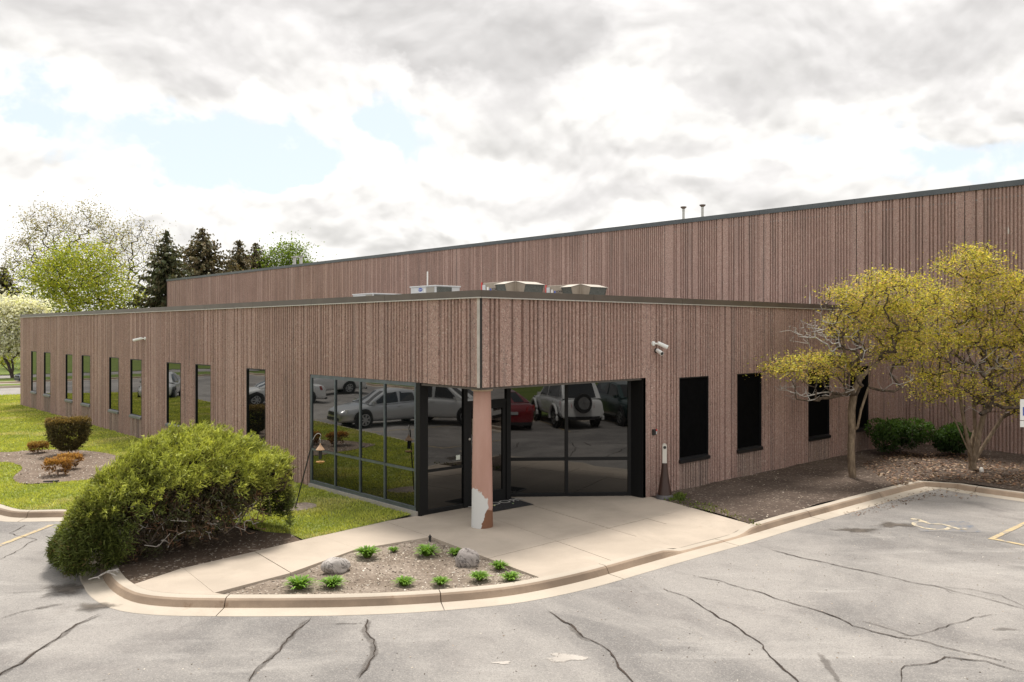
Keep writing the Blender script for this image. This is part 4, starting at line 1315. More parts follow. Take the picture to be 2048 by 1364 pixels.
# ---- accessible parking sign at the edge of view
sp_ = W(2052, 18.6)
t = thing('parking_sign', (*sp_, 0), 'white accessible parking sign plates on a post at the end of the tree bed', 'sign')
m = MB(); m.bar((*sp_, 0), (*sp_, 2.05), .05, .05, up=(FWD[0], FWD[1], 0)); m.build('post', M['galv'], t)
f2, r2 = Vector((FWD[0], FWD[1], 0)), Vector((RGT[0], RGT[1], 0))
def plate(name, z0, z1, wid, mat, off):
    c = Vector((*sp_, 0)) - f2 * off
    m = MB(); a, b = c - r2 * wid / 2, c + r2 * wid / 2
    m.hexa([(a.x, a.y, z0), (b.x, b.y, z0), (b.x + f2.x * .004, b.y + f2.y * .004, z0), (a.x + f2.x * .004, a.y + f2.y * .004, z0), (a.x, a.y, z1), (b.x, b.y, z1), (b.x + f2.x * .004, b.y + f2.y * .004, z1), (a.x + f2.x * .004, a.y + f2.y * .004, z1)])
    return m.build(name, mat, t)
z0, z1, zm0, zm1 = ZA(840, 18.6), ZA(812, 18.6), ZA(852, 18.6), ZA(841.5, 18.6)
plate('plate', z0, z1 + .15, .30, M['white_paint'], .035)
plate('blue_square', z0 + .10, z0 + .29, .18, M['blue'], .040)
plate('lower_plate', zm0 - .02, zm1, .30, M['white_paint'], .035)
o3 = Vector((*sp_, z0 + .19)) - f2 * .042
def sp3(pts): return [tuple(o3 + r2 * a + Vector((0, 0, b))) for a, b in pts]
m = MB()
m.tube(sp3([(-.02, .055), (-.015, -.005), (.025, -.005), (.045, -.055), (.06, -.05)]), .006, 5)
m.tube(sp3([(-.012 + .042 * math.cos(a), -.025 + .042 * math.sin(a)) for a in np.linspace(R(110), R(335), 10)]), .006, 5)
m.tube(sp3([(-.022, .066), (-.022, .080)]), .010, 6)
m.build('wheelchair_figure', M['white_paint'], t)

# ---- door mat
Pa, Pb, Pc = Vector(G(1067, 1010)), Vector(G(1022, 996)), Vector(G(936, 1010.5))
Pd = Pa + Pc - Pb
t = thing('door_mat', (*((Pa + Pc) / 2), .006), 'black lettered door mat lying behind the column', 'mat')
m = MB(); m.prism(ccw([tuple(Pa), tuple(Pb), tuple(Pc), tuple(Pd)]), .008, .018); m.build('rubber_base', M['black_plastic'], t)
cc = (Pa + Pb + Pc + Pd) / 4
ins = [cc + (p - cc) * .93 for p in (Pa, Pb, Pc, Pd)]
m = MB(); m.prism(ccw([tuple(p) for p in ins]), .018, .023); m.build('pile', plain('charcoal_mat_pile', (.028, .026, .028), .95, var=.4, vscale=40, bump=.6, bscale=200), t)
ml = (Pc - Pb).normalized(); md_ = Vector((-ml.y, ml.x))
md_ = md_ if md_.dot(Pa - Pb) < 0 else -md_
oc = Pb.lerp(Pc, .5).lerp(Pa.lerp(Pd, .5), .36)
lettering('PROCON', .34, plain('mat_print', (.50, .48, .45), .8), ((oc.x, oc.y, .0245), (ml.x, ml.y, 0), (md_.x, md_.y, 0)), t, depth=.001)
def leaf_scrap(px, py, size, z, col, label, seed):
    c = G(px, py); rd = random.Random(seed)
    a0 = rd.uniform(0, 6)
    pts = []
    for k in range(10):
        a = 2 * math.pi * k / 10; r_ = size * (1 if k % 2 else .72)
        pts.append((c[0] + r_ * math.cos(a + a0), c[1] + r_ * .7 * math.sin(a + a0), z + .012 * (k % 3)))
    o = MB().poly(pts).build('fallen_leaf', plain('fallen_leaf_%d' % seed, col, .7), None, origin=(*c, z))
    setp(o, label, 'leaf')
leaf_scrap(988, 1014.5, .045, .03, (.55, .55, .30), 'pale yellow leaf on the mat close to the column', 1)
leaf_scrap(1026, 1011, .03, .03, (.36, .48, .26), 'small green leaf near the middle of the mat', 2)

# ---- cigarette receptacle by the wall
bp = G(1329, 997)
t = thing('ash_receptacle', (*bp, 0), 'dark brown tapering cigarette receptacle with a white top leaning to the wall', 'ashtray')
m = MB()
def ring(z, a, b): return [(bp[0] + a * math.cos(q), bp[1] + b * math.sin(q), z) for q in np.linspace(0, 2 * math.pi, 20, endpoint=False)]
def loft(m, rings, mi=0):
    b = len(m.v); n = len(rings[0])
    for r_ in rings: m.v += r_
    for i in range(len(rings) - 1):
        for k in range(n):
            m.f.append((b + i * n + k, b + i * n + (k + 1) % n, b + (i + 1) * n + (k + 1) % n, b + (i + 1) * n + k)); m.m.append(mi)
    m.f.append(tuple(b + k for k in reversed(range(n)))); m.m.append(mi)
    m.f.append(tuple(b + (len(rings) - 1) * n + k for k in range(n))); m.m.append(mi)
loft(m, [ring(.09, .155, .155), ring(.30, .118, .118), ring(.55, .082, .082), ring(.74, .062, .062), ring(.78, .058, .058)])
m.build('body', plain('brown_rotomold_plastic', (.042, .019, .013), .42), t, smooth='auto')
m = MB(); loft(m, [ring(.0, .19, .19), ring(.05, .19, .19), ring(.09, .165, .165)]); m.build('base', plain('gray_brown_base', (.10, .095, .10), .5), t, smooth='auto')
m = MB()
m.bar((bp[0], bp[1], .76), (bp[0], bp[1], 1.15), .092, .055, up=tuple(f2)); 
tp = [(bp[0] + r2.x * .046 * math.cos(q), bp[1] + r2.y * .046 * math.cos(q), 1.15 + .06 * math.sin(q)) for q in np.linspace(0, math.pi, 10)]
for sgn in (1, -1):
    o_ = f2 * (.0275 * sgn)
    pts = [(x + o_.x, y + o_.y, z) for x, y, z in tp]
    m.poly(pts if sgn < 0 else pts[::-1])
for a, b in zip(tp, tp[1:]):
    m.poly([(a[0] - f2.x * .0275, a[1] - f2.y * .0275, a[2]), (b[0] - f2.x * .0275, b[1] - f2.y * .0275, b[2]), (b[0] + f2.x * .0275, b[1] + f2.y * .0275, b[2]), (a[0] + f2.x * .0275, a[1] + f2.y * .0275, a[2])])
m.build('head', plain('off_white_top', (.60, .57, .52), .5), t)
m = MB()
oq = Vector((bp[0], bp[1], 1.125)) - f2 * .034
m.tube([tuple(oq), tuple(oq + f2 * .01)], .034, 16); m.build('opening', M['black_plastic'], t)

# ---- bird feeder on a leaning crook
pb = Vector((*G(590, 1018), lawn_z(*G(590, 1018))))
dpt = 17.47
pt = Vector((*W(626, dpt), ZA(879, dpt)))
t = thing('feeder_pole', tuple(pb), 'thin black shepherd crook leaning in front of the glazing', 'pole')
m = MB(); m.tube([tuple(pb - (pt - pb) * .04), tuple(pb.lerp(pt, .5)), tuple(pt)], .0135, 8); m.build('shaft', M['black_plastic'], t)
r3 = Vector((RGT[0], RGT[1], 0))
dirn = (pt - pb).normalized()
hk = [pt, pt + dirn * .10 + r3 * .03, pt + dirn * .13 + r3 * .09, pt + dirn * .08 + r3 * .145, pt + r3 * .135 + Vector((0, 0, .015)), pt + r3 * .155 - Vector((0, 0, .0))]
m = MB(); m.tube([tuple(p) for p in smooth_path(hk, 4)], .007, 6); m.build('hook', M['galv'], t)
fb = Vector((*W(640.5, dpt), 0))
zf0, zf1, zf2, zf3 = ZA(878, dpt), ZA(899, dpt), ZA(918, dpt), ZA(925, dpt)
t = thing('bird_feeder', (fb.x, fb.y, zf3), 'tan roofed tube bird feeder hanging from the crook', 'bird feeder')
m = MB(); m.lathe([(.088, zf1 - .012), (.092, zf1), (.055, zf1 + .045), (.015, zf1 + .10), (.010, zf1 + .13)], (fb.x, fb.y, 0), 20); m.build('roof', plain('tan_feeder_plastic', (.52, .33, .20), .5), t, smooth='auto')
m = MB(); m.tube([(fb.x, fb.y, zf1 + .12), (fb.x, fb.y, zf0 + .02)], .004, 6); m.build('hanger', M['galv'], t)
m = MB(); m.lathe([(.034, zf2), (.034, zf1)], (fb.x, fb.y, 0), 16); m.build('tube', M['black_plastic'], t)
m = MB(); m.lathe([(.05, zf3 - .012), (.088, zf3 + .012), (.09, zf3 + .022), (.07, zf3 + .020)], (fb.x, fb.y, 0), 20); m.build('tray', plain('orange_feeder_tray', (.55, .30, .10), .5), t, smooth='auto')
# ================================================================== PLANTS
U3 = np.array([RGT[0], RGT[1], 0.0]); F3 = np.array([FWD[0], FWD[1], 0.0]); Z3 = np.array([0, 0, 1.0])
def unit(v): return v / np.maximum(np.linalg.norm(v, axis=-1, keepdims=True), 1e-9)

def grow(trunks, targets, rg, seg=.4, wob=.10, lift=.25, bias=.0):
    """skeleton: trunks are node paths; every target is tied to the nearest node by a bowed path"""
    N, P = [], []
    for tr in trunks:
        par = -1
        if len(tr) > 0 and isinstance(tr[0], int):
            par, tr = tr[0], tr[1:]
        for p in tr:
            N.append(np.array(p, float)); P.append(par); par = len(N) - 1
    base = N[0]
    order = np.argsort(np.linalg.norm(np.array(targets) - base, axis=1))
    arr = np.zeros((len(N) + len(targets) * 12, 3)); arr[:len(N)] = N
    n = len(N)
    nstart = min(2, n - 1)
    tips = []
    for k in order:
        t = np.array(targets[k], float)
        d = arr[nstart:n] - t
        dist = np.linalg.norm(d, axis=1)
        # prefer nodes below / inside the target so limbs run outward
        pen = np.maximum(arr[nstart:n, 2] - t[2], 0) * bias
        j = int(np.argmin(dist + pen)) + nstart
        L = dist[j - nstart]
        m = max(1, int(L / seg))
        a = arr[j].copy()
        prev = j
        side = rg.normal(0, wob, 3) * L
        side[2] += lift * L * .5
        for i in range(1, m + 1):
            s = i / m
            q = a + (t - a) * s + side * (s * (1 - s))
            if i < m: q = q + rg.normal(0, wob * .25, 3) * min(L, 1)
            arr[n] = q; P.append(prev); prev = n; n += 1
            if n >= len(arr): arr = np.vstack([arr, np.zeros((4000, 3))])
        tips.append(prev)
    return arr[:n], np.array(P), np.array(tips)

def radii(P, n, r0, power=.5, cap=None):
    cnt = np.zeros(n)
    has = np.zeros(n, bool)
    for i in range(n):
        if P[i] >= 0: has[P[i]] = True
    cnt[~has] = 1
    for i in range(n - 1, -1, -1):
        if P[i] >= 0: cnt[P[i]] += cnt[i]
    r = r0 * np.maximum(cnt, 1) ** power
    return np.minimum(r, cap) if cap else r

def branch_mesh(name, N, P, rad, mat, parent, sides=5, keep=None):
    idx = np.nonzero(P >= 0)[0]
    if keep is not None: idx = idx[keep[idx]]
    a, b = N[P[idx]], N[idx]
    ra, rb = np.minimum(rad[P[idx]], rad[idx] * 1.6), rad[idx]
    t = unit(b - a)
    ref = np.where(np.abs(t[:, 2:3]) > .9, np.array([[1.0, 0, 0]]), np.array([[0, 0, 1.0]]))
    u = unit(np.cross(t, ref)); v = np.cross(t, u)
    ang = np.arange(sides) * 2 * np.pi / sides
    c, s = np.cos(ang)[None, :, None], np.sin(ang)[None, :, None]
    ring = u[:, None] * c + v[:, None] * s
    A = a[:, None] - t[:, None] * (ra * .3)[:, None, None] + ring * ra[:, None, None]
    B = b[:, None] + t[:, None] * (rb * .3)[:, None, None] + ring * rb[:, None, None]
    V = np.concatenate([A, B], 1).reshape(-1, 3)
    k = np.arange(sides); base = (np.arange(len(idx)) * 2 * sides)[:, None]
    F = np.stack([base + k, base + (k + 1) % sides, base + sides + (k + 1) % sides, base + sides + k], -1).reshape(-1, 4)
    o = np_mesh(name, V, F, mat, parent=parent, smooth=True)
    if name != 'trunk': o['kind'] = 'stuff'
    return o

def cards(C, L, Wd, along, rg, fold=.25, flat=.0, droop=0.0):
    """diamond leaves: centres C, lengths L, widths Wd, long axes along"""
    n = len(C)
    a = unit(along)
    r = unit(rg.normal(size=(n, 3)) + np.array([0, 0, flat]))
    b = unit(np.cross(a, r)); nn = np.cross(a, b)
    L = np.broadcast_to(L, n)[:, None]; Wd = np.broadcast_to(Wd, n)[:, None]
    p0 = C - a * L * .5; p2 = C + a * L * .5 + np.array([0, 0, -droop]) * L
    p1 = C + b * Wd * .5 + nn * Wd * fold; p3 = C - b * Wd * .5 + nn * Wd * fold
    V = np.stack([p0, p1, p2, p3], 1).reshape(-1, 3)
    F = np.arange(4 * n).reshape(n, 4)
    return V, F

def vary(base, n, rg, hue=.12, val=.25):
    b = np.array(base, float)
    c = b[None] * (1 + rg.normal(0, val, (n, 1))) * (1 + rg.normal(0, hue, (n, 3)))
    return np.clip(c, .004, .9)

def ellips(rg, n, c, s, shell=0.0):
    """points in an ellipsoid given across / away / up"""
    d = unit(rg.normal(size=(n, 3)))
    r = (shell + (1 - shell) * rg.random((n, 1))) ** (1 / 3)
    q = d * r * np.array(s)
    return np.array(c)[None] + q[:, :1] * U3 + q[:, 1:2] * F3 + q[:, 2:] * Z3

def loc3(base, l, d, z):
    return np.array([base[0] + RGT[0] * l + FWD[0] * d, base[1] + RGT[1] * l + FWD[1] * d, z])

# ---- the big spreading juniper
def needle_tufts(C, D, rg, per, length, width, spread, col_in, col_out, jitter, val=.22):
    """tufts of pointed sprays: C centres, D directions"""
    n = len(C)
    cc = np.repeat(C, per, 0) + rg.normal(0, jitter, (n * per, 3))
    dd = unit(np.repeat(D, per, 0) + rg.normal(0, spread, (n * per, 3)))
    L = length * rg.uniform(.6, 1.35, n * per)[:, None]
    side = unit(np.cross(dd, rg.normal(size=dd.shape)))
    wd = width * rg.uniform(.7, 1.3, n * per)[:, None]
    V = np.stack([cc - side * wd * .5, cc + dd * L, cc + side * wd * .5], 1).reshape(-1, 3)
    F = np.arange(3 * n * per).reshape(-1, 3)
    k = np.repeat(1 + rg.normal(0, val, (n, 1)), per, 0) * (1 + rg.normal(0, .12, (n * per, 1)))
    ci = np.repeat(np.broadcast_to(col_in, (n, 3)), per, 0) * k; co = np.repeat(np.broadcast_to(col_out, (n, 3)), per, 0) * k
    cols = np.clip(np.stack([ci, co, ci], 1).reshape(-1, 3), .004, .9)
    return V, F, cols

def juniper():
    rg = np.random.default_rng(11)
    base = np.array([*W(333, 15.0), 0.0])
    t = thing('juniper_bush', tuple(base), 'large arching green juniper with a brown hollow side beside the narrow walk', 'bush')
    hu = lambda u: .945 * np.interp(u, [-1.42, -1.36, -1.25, -1.05, -.55, .06, .5, .85, 1.3, 1.65, 2.0, 2.1], [.25, .40, .62, .92, 1.44, 1.86, 1.86, 1.80, 1.66, 1.50, 1.36, 1.2])
    wf = lambda u: np.interp(u, [-1.42, -1.2, -.85, -.45, 0, .8, 1.5, 2.1], [.75, 1.35, 1.95, 2.30, 2.1, 1.75, 1.05, .35])
    wbk = lambda u: np.interp(u, [-1.85, -1.6, -1.2, 0, 1.2, 1.9, 2.1], [.3, .8, 1.3, 1.6, 1.4, .9, .35])
    wu = wf
    lobes = rg.uniform([-1.8, -1.45], [2.1, 1.45], (150, 2))
    def shape(u, a, k=1.0):
        du = (u[:, None] - lobes[None, :, 0]) / .26; da = (a[:, None] - lobes[None, :, 1]) / .24
        q = np.exp(-(du ** 2 + da ** 2)).max(1)
        lump = 1 + .20 * (q - .55)
        w_ = np.where(a < 0, wf(u), wbk(u)) * np.sin(a) * k * lump
        z = hu(u) * np.abs(np.cos(a)) ** .72 * (.25 + .75 * k) * lump
        return w_, z, q
    def shell(n, k=1.0, tlim=(-1.55, 1.5), ulim=(-1.42, 2.1)):
        u = rg.uniform(ulim[0], ulim[1], n); a = rg.uniform(*tlim, n)
        w_, z, q = shape(u, a, k)
        return u, a, w_, z
    def world(u, w_, z): return base[None] + u[:, None] * U3 + w_[:, None] * F3 + z[:, None] * Z3
    Vs, Fs, Cs, off = [], [], [], 0
    def add(V, F, C):
        nonlocal off
        Vs.append(V); Fs.append(F + off); Cs.append(C); off += len(V)
    # live outer foliage
    u, a, w_, z = (np.concatenate(q) for q in zip(shell(5200), shell(1500, 1.0, (-1.57, -.8), (-1.42, .05)), shell(700, .93, (-1.57, -.8), (-1.35, .0))))
    nz = vnoise(u * 3.3, a * 3.1 + z, 21)
    hollow = (u + .55 * nz > -.05 + .3 * (z / 1.0)) & (a < -.40) & (z + .38 * vnoise(u * 4.1, a * 5.0, 33) < np.interp(u, [-.6, .2, 1.0, 2.1], [.45, .86, 1.08, 1.10]))
    under = (z < np.interp(u, [-.2, .3, .6, 1.3, 2.1], [-.1, .04, .14, .34, .90]))
    gap = vnoise(u * 5.2 + 3, a * 4.7, 17) > .62          # thin spots between the boughs
    keep = ~hollow & ~(under & (a < .6)) & ~(gap & (rg.random(len(u)) < .8))
    C = world(u, w_, z)[keep]; uu, aa, zz = u[keep], a[keep], z[keep]
    out = unit(np.stack([uu * .35 + .30, np.sin(aa) * .9, np.cos(aa) * .75 + .1], 1))
    D = out[:, :1] * U3 + out[:, 1:2] * F3 + out[:, 2:] * Z3
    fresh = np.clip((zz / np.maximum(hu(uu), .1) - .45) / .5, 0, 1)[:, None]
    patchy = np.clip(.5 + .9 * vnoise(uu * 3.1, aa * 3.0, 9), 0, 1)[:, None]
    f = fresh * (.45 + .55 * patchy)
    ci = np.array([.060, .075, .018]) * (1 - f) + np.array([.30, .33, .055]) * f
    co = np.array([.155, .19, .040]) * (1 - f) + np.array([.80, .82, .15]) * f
    bro = (rg.random((len(C), 1)) < .05)
    co = np.where(bro, np.array([.22, .13, .06]), co)
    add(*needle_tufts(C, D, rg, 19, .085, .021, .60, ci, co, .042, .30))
    # thin browned foliage of the hollow side
    kb_ = hollow & (rg.random(len(u)) < .62) & (z > np.interp(u, [.0, .8, 1.3, 1.7, 2.1], [.06, .16, .38, .72, 1.05]))
    C = world(u * 1.0, w_ * rg.uniform(.62, 1.0, len(u)), z)[kb_]
    D = unit(rg.normal(size=(len(C), 3)) + Z3 * .2 - F3 * .6)
    mixk = rg.random((len(C), 1))
    col = np.where(mixk < .30, np.array([.13, .065, .032]), np.where(mixk < .72, np.array([.070, .080, .024]), np.array([.11, .085, .048])))
    add(*needle_tufts(C, D, rg, 16, .075, .019, .7, col * .7, col * 1.25, .05))
    # longer feathery leaders that break the outline
    u, a, w_, z = shell(520, 1.02, (-1.2, 1.3))
    okk = z > np.interp(u, [-1.4, .2, 1.0, 2.1], [.1, .8, 1.0, 1.0])
    C = world(u, w_, z)[okk]; uu, aa = u[okk], a[okk]
    out = unit(np.stack([uu * .3 + .45, np.sin(aa) * .8, np.cos(aa) * .7 + .25], 1) + rg.normal(0, .25, (len(uu), 3)))
    D = out[:, :1] * U3 + out[:, 1:2] * F3 + out[:, 2:] * Z3
    for s_ in (0, .06, .12, .17):
        add(*needle_tufts(C + D * s_, D, rg, 7, .07, .018, .55, np.array([.22, .25, .045]), np.array([.66, .70, .12]), .014, .25))
    # inner foliage, its dark brown standing for shade inside the bush
    u, a, w_, z = shell(1900, .78)
    okk = ~((z < np.interp(u, [.2, 1.0, 2.1], [.3, .45, 1.0])) & (u > .3)) & (z > .06)
    C = world(u, w_, z)[okk]
    D = unit(rg.normal(size=(len(C), 3)) + Z3 * .3)
    add(*needle_tufts(C, D, rg, 9, .11, .035, .8, np.array([.042, .032, .018]), np.array([.085, .060, .032]), .07))
    u, a, w_, z = shell(900, .55, (-1.4, .6), (-.6, 1.5))
    C = world(u, w_, z)[z > np.interp(u, [0, 1.0, 1.5], [.1, .25, .5])]
    D = unit(rg.normal(size=(len(C), 3)))
    add(*needle_tufts(C, D, rg, 10, .10, .028, .8, np.array([.038, .028, .016]), np.array([.080, .055, .030]), .08))
    V, F, Cc = np.vstack(Vs), np.vstack(Fs), np.vstack(Cs)
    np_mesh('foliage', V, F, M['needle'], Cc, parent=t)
    # limbs and dead twigs
    u, a, w_, z = shell(190, .90)
    T = world(u, w_, z)[z > .25]
    b0 = base + U3 * .25
    N, P, _ = grow([[b0 + Z3 * -.05, b0 + Z3 * .12 + U3 * .1, b0 + U3 * .3 + Z3 * .35]], T, rg, .28, .18, .1)
    branch_mesh('limb', N, P, radii(P, len(N), .0055, .5, .06), M['bark_dark'], t)
    q = rg.uniform(size=(620, 3))
    uu = -.5 + 2.4 * q[:, 0]; aa = -1.3 + 1.0 * q[:, 1]
    ww = wu(uu) * np.sin(aa) * (.55 + .45 * q[:, 2]); zz = hu(uu) * np.cos(aa) ** .8 * (.35 + .6 * rg.random(620)) + .03
    T = world(uu, ww, zz)
    N, P, _ = grow([[b0 + Z3 * .05 - F3 * .1, b0 + Z3 * .15 + U3 * .2 - F3 * .2, b0 + U3 * .45 + Z3 * .35 - F3 * .25]], T, rg, .14, .32, -.1)
    branch_mesh('dead_twig', N, P, np.maximum(radii(P, len(N), .0034, .42, .022), .006), M['twig_brown'], t, 4)
    q = rg.uniform(size=(150, 3))
    uu = -.1 + 1.9 * q[:, 0]; aa = -1.35 + .8 * q[:, 1]
    T = world(uu, wu(uu) * np.sin(aa) * (.85 + .2 * q[:, 2]), hu(uu) * np.cos(aa) ** .8 * (.35 + .5 * rg.random(150)) + .04)
    N, P, _ = grow([[b0 + Z3 * .05 - F3 * .3, b0 + Z3 * .12 + U3 * .2 - F3 * .6, b0 + U3 * .5 + Z3 * .3 - F3 * .7]], T, rg, .14, .34, -.1)
    branch_mesh('dead_twig', N, P, np.maximum(radii(P, len(N), .0034, .42, .018), .006), M['twig_gray'], t, 4)
juniper()
pl = G(212, 1152)
rgs = np.random.default_rng(3)
t = thing('bleached_root', (*pl, .03), 'pale bleached root lying under the juniper beside the walk', 'root')
pA, pB = np.array([*G(200, 1158), .05]), np.array([*G(236, 1148), .07])
Nn, Pn, _ = grow([[pA, pA * .6 + pB * .4 + Z3 * .02, pB]], [pA + rgs.normal(0, .08, 3) * [1, 1, .3] for _ in range(5)], rgs, .05)
branch_mesh('wood', Nn, Pn, radii(Pn, len(Nn), .008, .4, .022), M['twig_gray'], t, 6)

# ---- clipped shrub and the little golden shrubs of the mulch bed
def clump_shrub(name, label, cat, base, prof, n, per, length, width, ci, co, top=None, seed=0, group=None, twig=None, trunk=.03, spread=.6, mat='needle'):
    rg = np.random.default_rng(seed)
    t = thing(name, tuple(base), label, cat, group)
    zs = [p[0] for p in prof]; rs = [p[1] for p in prof]
    z = rg.uniform(zs[0], zs[-1], n) if top is None else np.where(rg.random(n) < top, zs[-1] - rg.uniform(0, .05, n), rg.uniform(zs[0], zs[-1], n))
    rr = np.interp(z, zs, rs)
    k = np.where(z > zs[-1] - .06, np.sqrt(rg.random(n)), rg.uniform(.72, 1.03, n))
    th = rg.uniform(0, 2 * np.pi, n)
    lump = 1 + .05 * vnoise(th * 3, z * 8, seed)
    C = base[None] + np.stack([np.cos(th) * rr * k * lump, np.sin(th) * rr * k * lump, z], 1)
    D = unit(np.stack([np.cos(th) * .6, np.sin(th) * .6, np.full(n, .55)], 1))
    hi = np.clip((z - zs[0]) / (zs[-1] - zs[0]), 0, 1)[:, None]
    hk = np.clip((hi - .82) / .15, 0, 1)
    cin = np.array(ci)[None] * np.ones((n, 1)); cout = np.array(co[0])[None] * (1 - hk) + np.array(co[1])[None] * hk
    V, F, Cc = needle_tufts(C, D, rg, per, length, width, spread, cin, cout, length * .4)
    np_mesh('foliage', V, F, M[mat], Cc, parent=t)
    T = C[rg.choice(n, min(70, n), False)] * .9 + (base + Z3 * zs[-1] * .4) * .1
    N, P, _ = grow([[base - Z3 * .03, base + Z3 * zs[-1] * .12, base + Z3 * zs[-1] * .25]], T, rg, .12, .15, .1)
    branch_mesh('stem', N, P, radii(P, len(N), .004, .5, trunk), M[twig or 'bark_dark'], t, 5)
    return t
sbp = np.array([*G(137, 913), .10])
clump_shrub('clipped_shrub', 'flat topped brown clipped shrub standing in the mulch bed', 'shrub', sbp, [(.10, .16), (.25, .36), (.45, .52), (.75, .55), (.98, .56)], 1300, 10, .07, .030,
            (.055, .045, .017), ((.165, .135, .042), (.44, .29, .08)), .26, 21, trunk=.05)
for i, (px, py, r_, h, lab) in enumerate(((76, 909, .26, .27, 'yellow brown low shrub at the back edge of the mulch bed'), (139, 941, .30, .32, 'small golden orange shrub nearest the clipped shrub'), (116, 953, .32, .34, 'small golden orange shrub nearest the front of the mulch bed'))):
    clump_shrub('golden_shrub', lab, 'shrub', np.array([*G(px, py), .06]), [(.03, r_ * .5), (h * .5, r_ * .9), (h * .85, r_), (h, r_ * .75)], 260, 8, .065, .032,
                (.22, .11, .035), ((.48, .24, .06), ((.85, .45, .10) if i else (.62, .50, .11))), .8, 30 + i, 'golden shrubs of the mulch bed', 'twig_brown', .02)

# ---- leafy bushes against the warehouse
def leafy_bush(label, base, sx, sy, h, n, seed, cols):
    rg = np.random.default_rng(seed)
    t = thing('leafy_bush', tuple(base), label, 'bush', 'green bushes at the warehouse wall')
    C = np.vstack([ellips(rg, n // 9, base + Z3 * h * rg.uniform(.35, .72) + U3 * sx * rg.uniform(-.62, .62) + F3 * sy * rg.uniform(-.5, .5), (sx * rg.uniform(.30, .48), sy * .5, h * rg.uniform(.24, .34)), .3) for _ in range(14)])
    C = C[C[:, 2] > .12]
    al = rg.normal(size=C.shape) + Z3 * .2 + (C - base) * .5
    V, F = cards(C, rg.uniform(.05, .10, len(C)), rg.uniform(.03, .055, len(C)), al, rg, .2, 1.2)
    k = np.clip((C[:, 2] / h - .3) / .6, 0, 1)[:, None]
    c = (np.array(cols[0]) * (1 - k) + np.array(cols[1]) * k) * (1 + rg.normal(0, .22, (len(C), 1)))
    np_mesh('foliage', V, F, M['leaf'], np.repeat(np.clip(c, .004, .9), 4, 0), parent=t)
    T = ellips(rg, 70, base + Z3 * h * .5, (sx * .85, sy * .85, h * .45), .3)
    N, P, _ = grow([[base - Z3 * .03, base + Z3 * .12, base + Z3 * .22]], T, rg, .14, .15, .2)
    branch_mesh('stem', N, P, radii(P, len(N), .005, .5, .03), M['bark_dark'], t, 4)
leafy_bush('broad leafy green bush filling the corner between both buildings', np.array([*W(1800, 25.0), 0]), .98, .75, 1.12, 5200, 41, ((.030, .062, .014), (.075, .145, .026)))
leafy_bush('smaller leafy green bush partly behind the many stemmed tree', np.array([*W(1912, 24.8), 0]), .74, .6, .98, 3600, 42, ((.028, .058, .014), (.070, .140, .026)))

# ---- the two yellow-leaved trees
def branchy_tree(name, label, cat, base, trunks, clouds, nt, leaf_n, lsz, leaf_cols, seed, r0=.006, power=.5, cap=.11, lmat='leaf', bmat='bark', seg=.3, wob=.16, lift=.2, dead=(), flat=1.5,
                 spreadxy=.13, spreadz=.050, group=None, per_tip=None, bias=.6, leafvar=.25, minr=None):
    rg = np.random.default_rng(seed)
    t = thing(name, tuple(base), label, cat, group)
    T = []
    vol = np.array([c[3] * c[4] * c[5] * (c[6] if len(c) > 6 else 1) for c in clouds]) ** .8
    for c, v in zip(clouds, vol / vol.sum()):
        T.append(ellips(rg, max(3, int(nt * v)), loc3(base, *c[:3]), c[3:6], .15))
    T = np.vstack(T)
    live_n = len(T)
    for c in dead:
        T = np.vstack([T, ellips(rg, int(c[6] * .55), loc3(base, *c[:3]), tuple(q * 1.25 for q in c[3:6]), .0)])
    isdead = np.arange(len(T)) >= live_n
    order = np.argsort(np.linalg.norm(T - np.array(trunks[0][0]), axis=1))
    N, P, tips = grow(trunks, T, rg, seg, wob, lift, bias)
    rad = radii(P, len(N), r0, power, cap)
    if minr: rad = np.maximum(rad, minr)
    if dead: rad = np.maximum(rad, .0050)
    # twigs of dead tips are bleached: walk up from dead tips while thin
    deadnode = np.zeros(len(N), bool)
    livecnt = np.zeros(len(N))
    for k, tipn in zip(order, tips):
        if not isdead[k]: livecnt[tipn] += 1
    for i in range(len(N) - 1, -1, -1):
        if P[i] >= 0: livecnt[P[i]] += livecnt[i]
    deadnode = livecnt == 0
    ntr = sum(len([q for q in tr if not isinstance(q, int)]) for tr in trunks)
    istr = np.arange(len(N)) < ntr
    branch_mesh('trunk', N, P, rad, M[bmat], t, 8, istr)
    branch_mesh('branch', N, P, rad, M['branch'] if bmat == 'bark' else M[bmat], t, 5, ~istr & ~deadnode)
    if deadnode.any():
        branch_mesh('dead_twig', N, P, rad, M['twig_gray'], t, 4, deadnode)
    if leaf_n:
        tp = np.array([N[tn] for k, tn in zip(order, tips) if not isdead[k]])
        k = rg.integers(0, len(tp), leaf_n)
        stray = np.where(rg.random((leaf_n, 1)) < .25, 2.4, 1.0)
        C = tp[k] + rg.normal(0, 1, (leaf_n, 3)) * np.array([spreadxy, spreadxy, spreadz]) * stray
        al = rg.normal(size=C.shape) * np.array([1, 1, .5])
        V, F = cards(C, lsz * rg.uniform(.6, 1.4, leaf_n), lsz * .62 * rg.uniform(.6, 1.3, leaf_n), al, rg, .25, flat, .15)
        pick = rg.random(leaf_n)
        cs = np.array(leaf_cols, float)
        tipcol = rg.random(len(tp))[k]
        ci = np.clip(((tipcol * .7 + pick * .3) * len(cs)).astype(int), 0, len(cs) - 1)
        c = cs[ci] * (1 + rg.normal(0, leafvar, (leaf_n, 1)))
        np_mesh('crown', V, F, M[lmat], np.repeat(np.clip(c, .004, .9), 4, 0), parent=t)
    return t
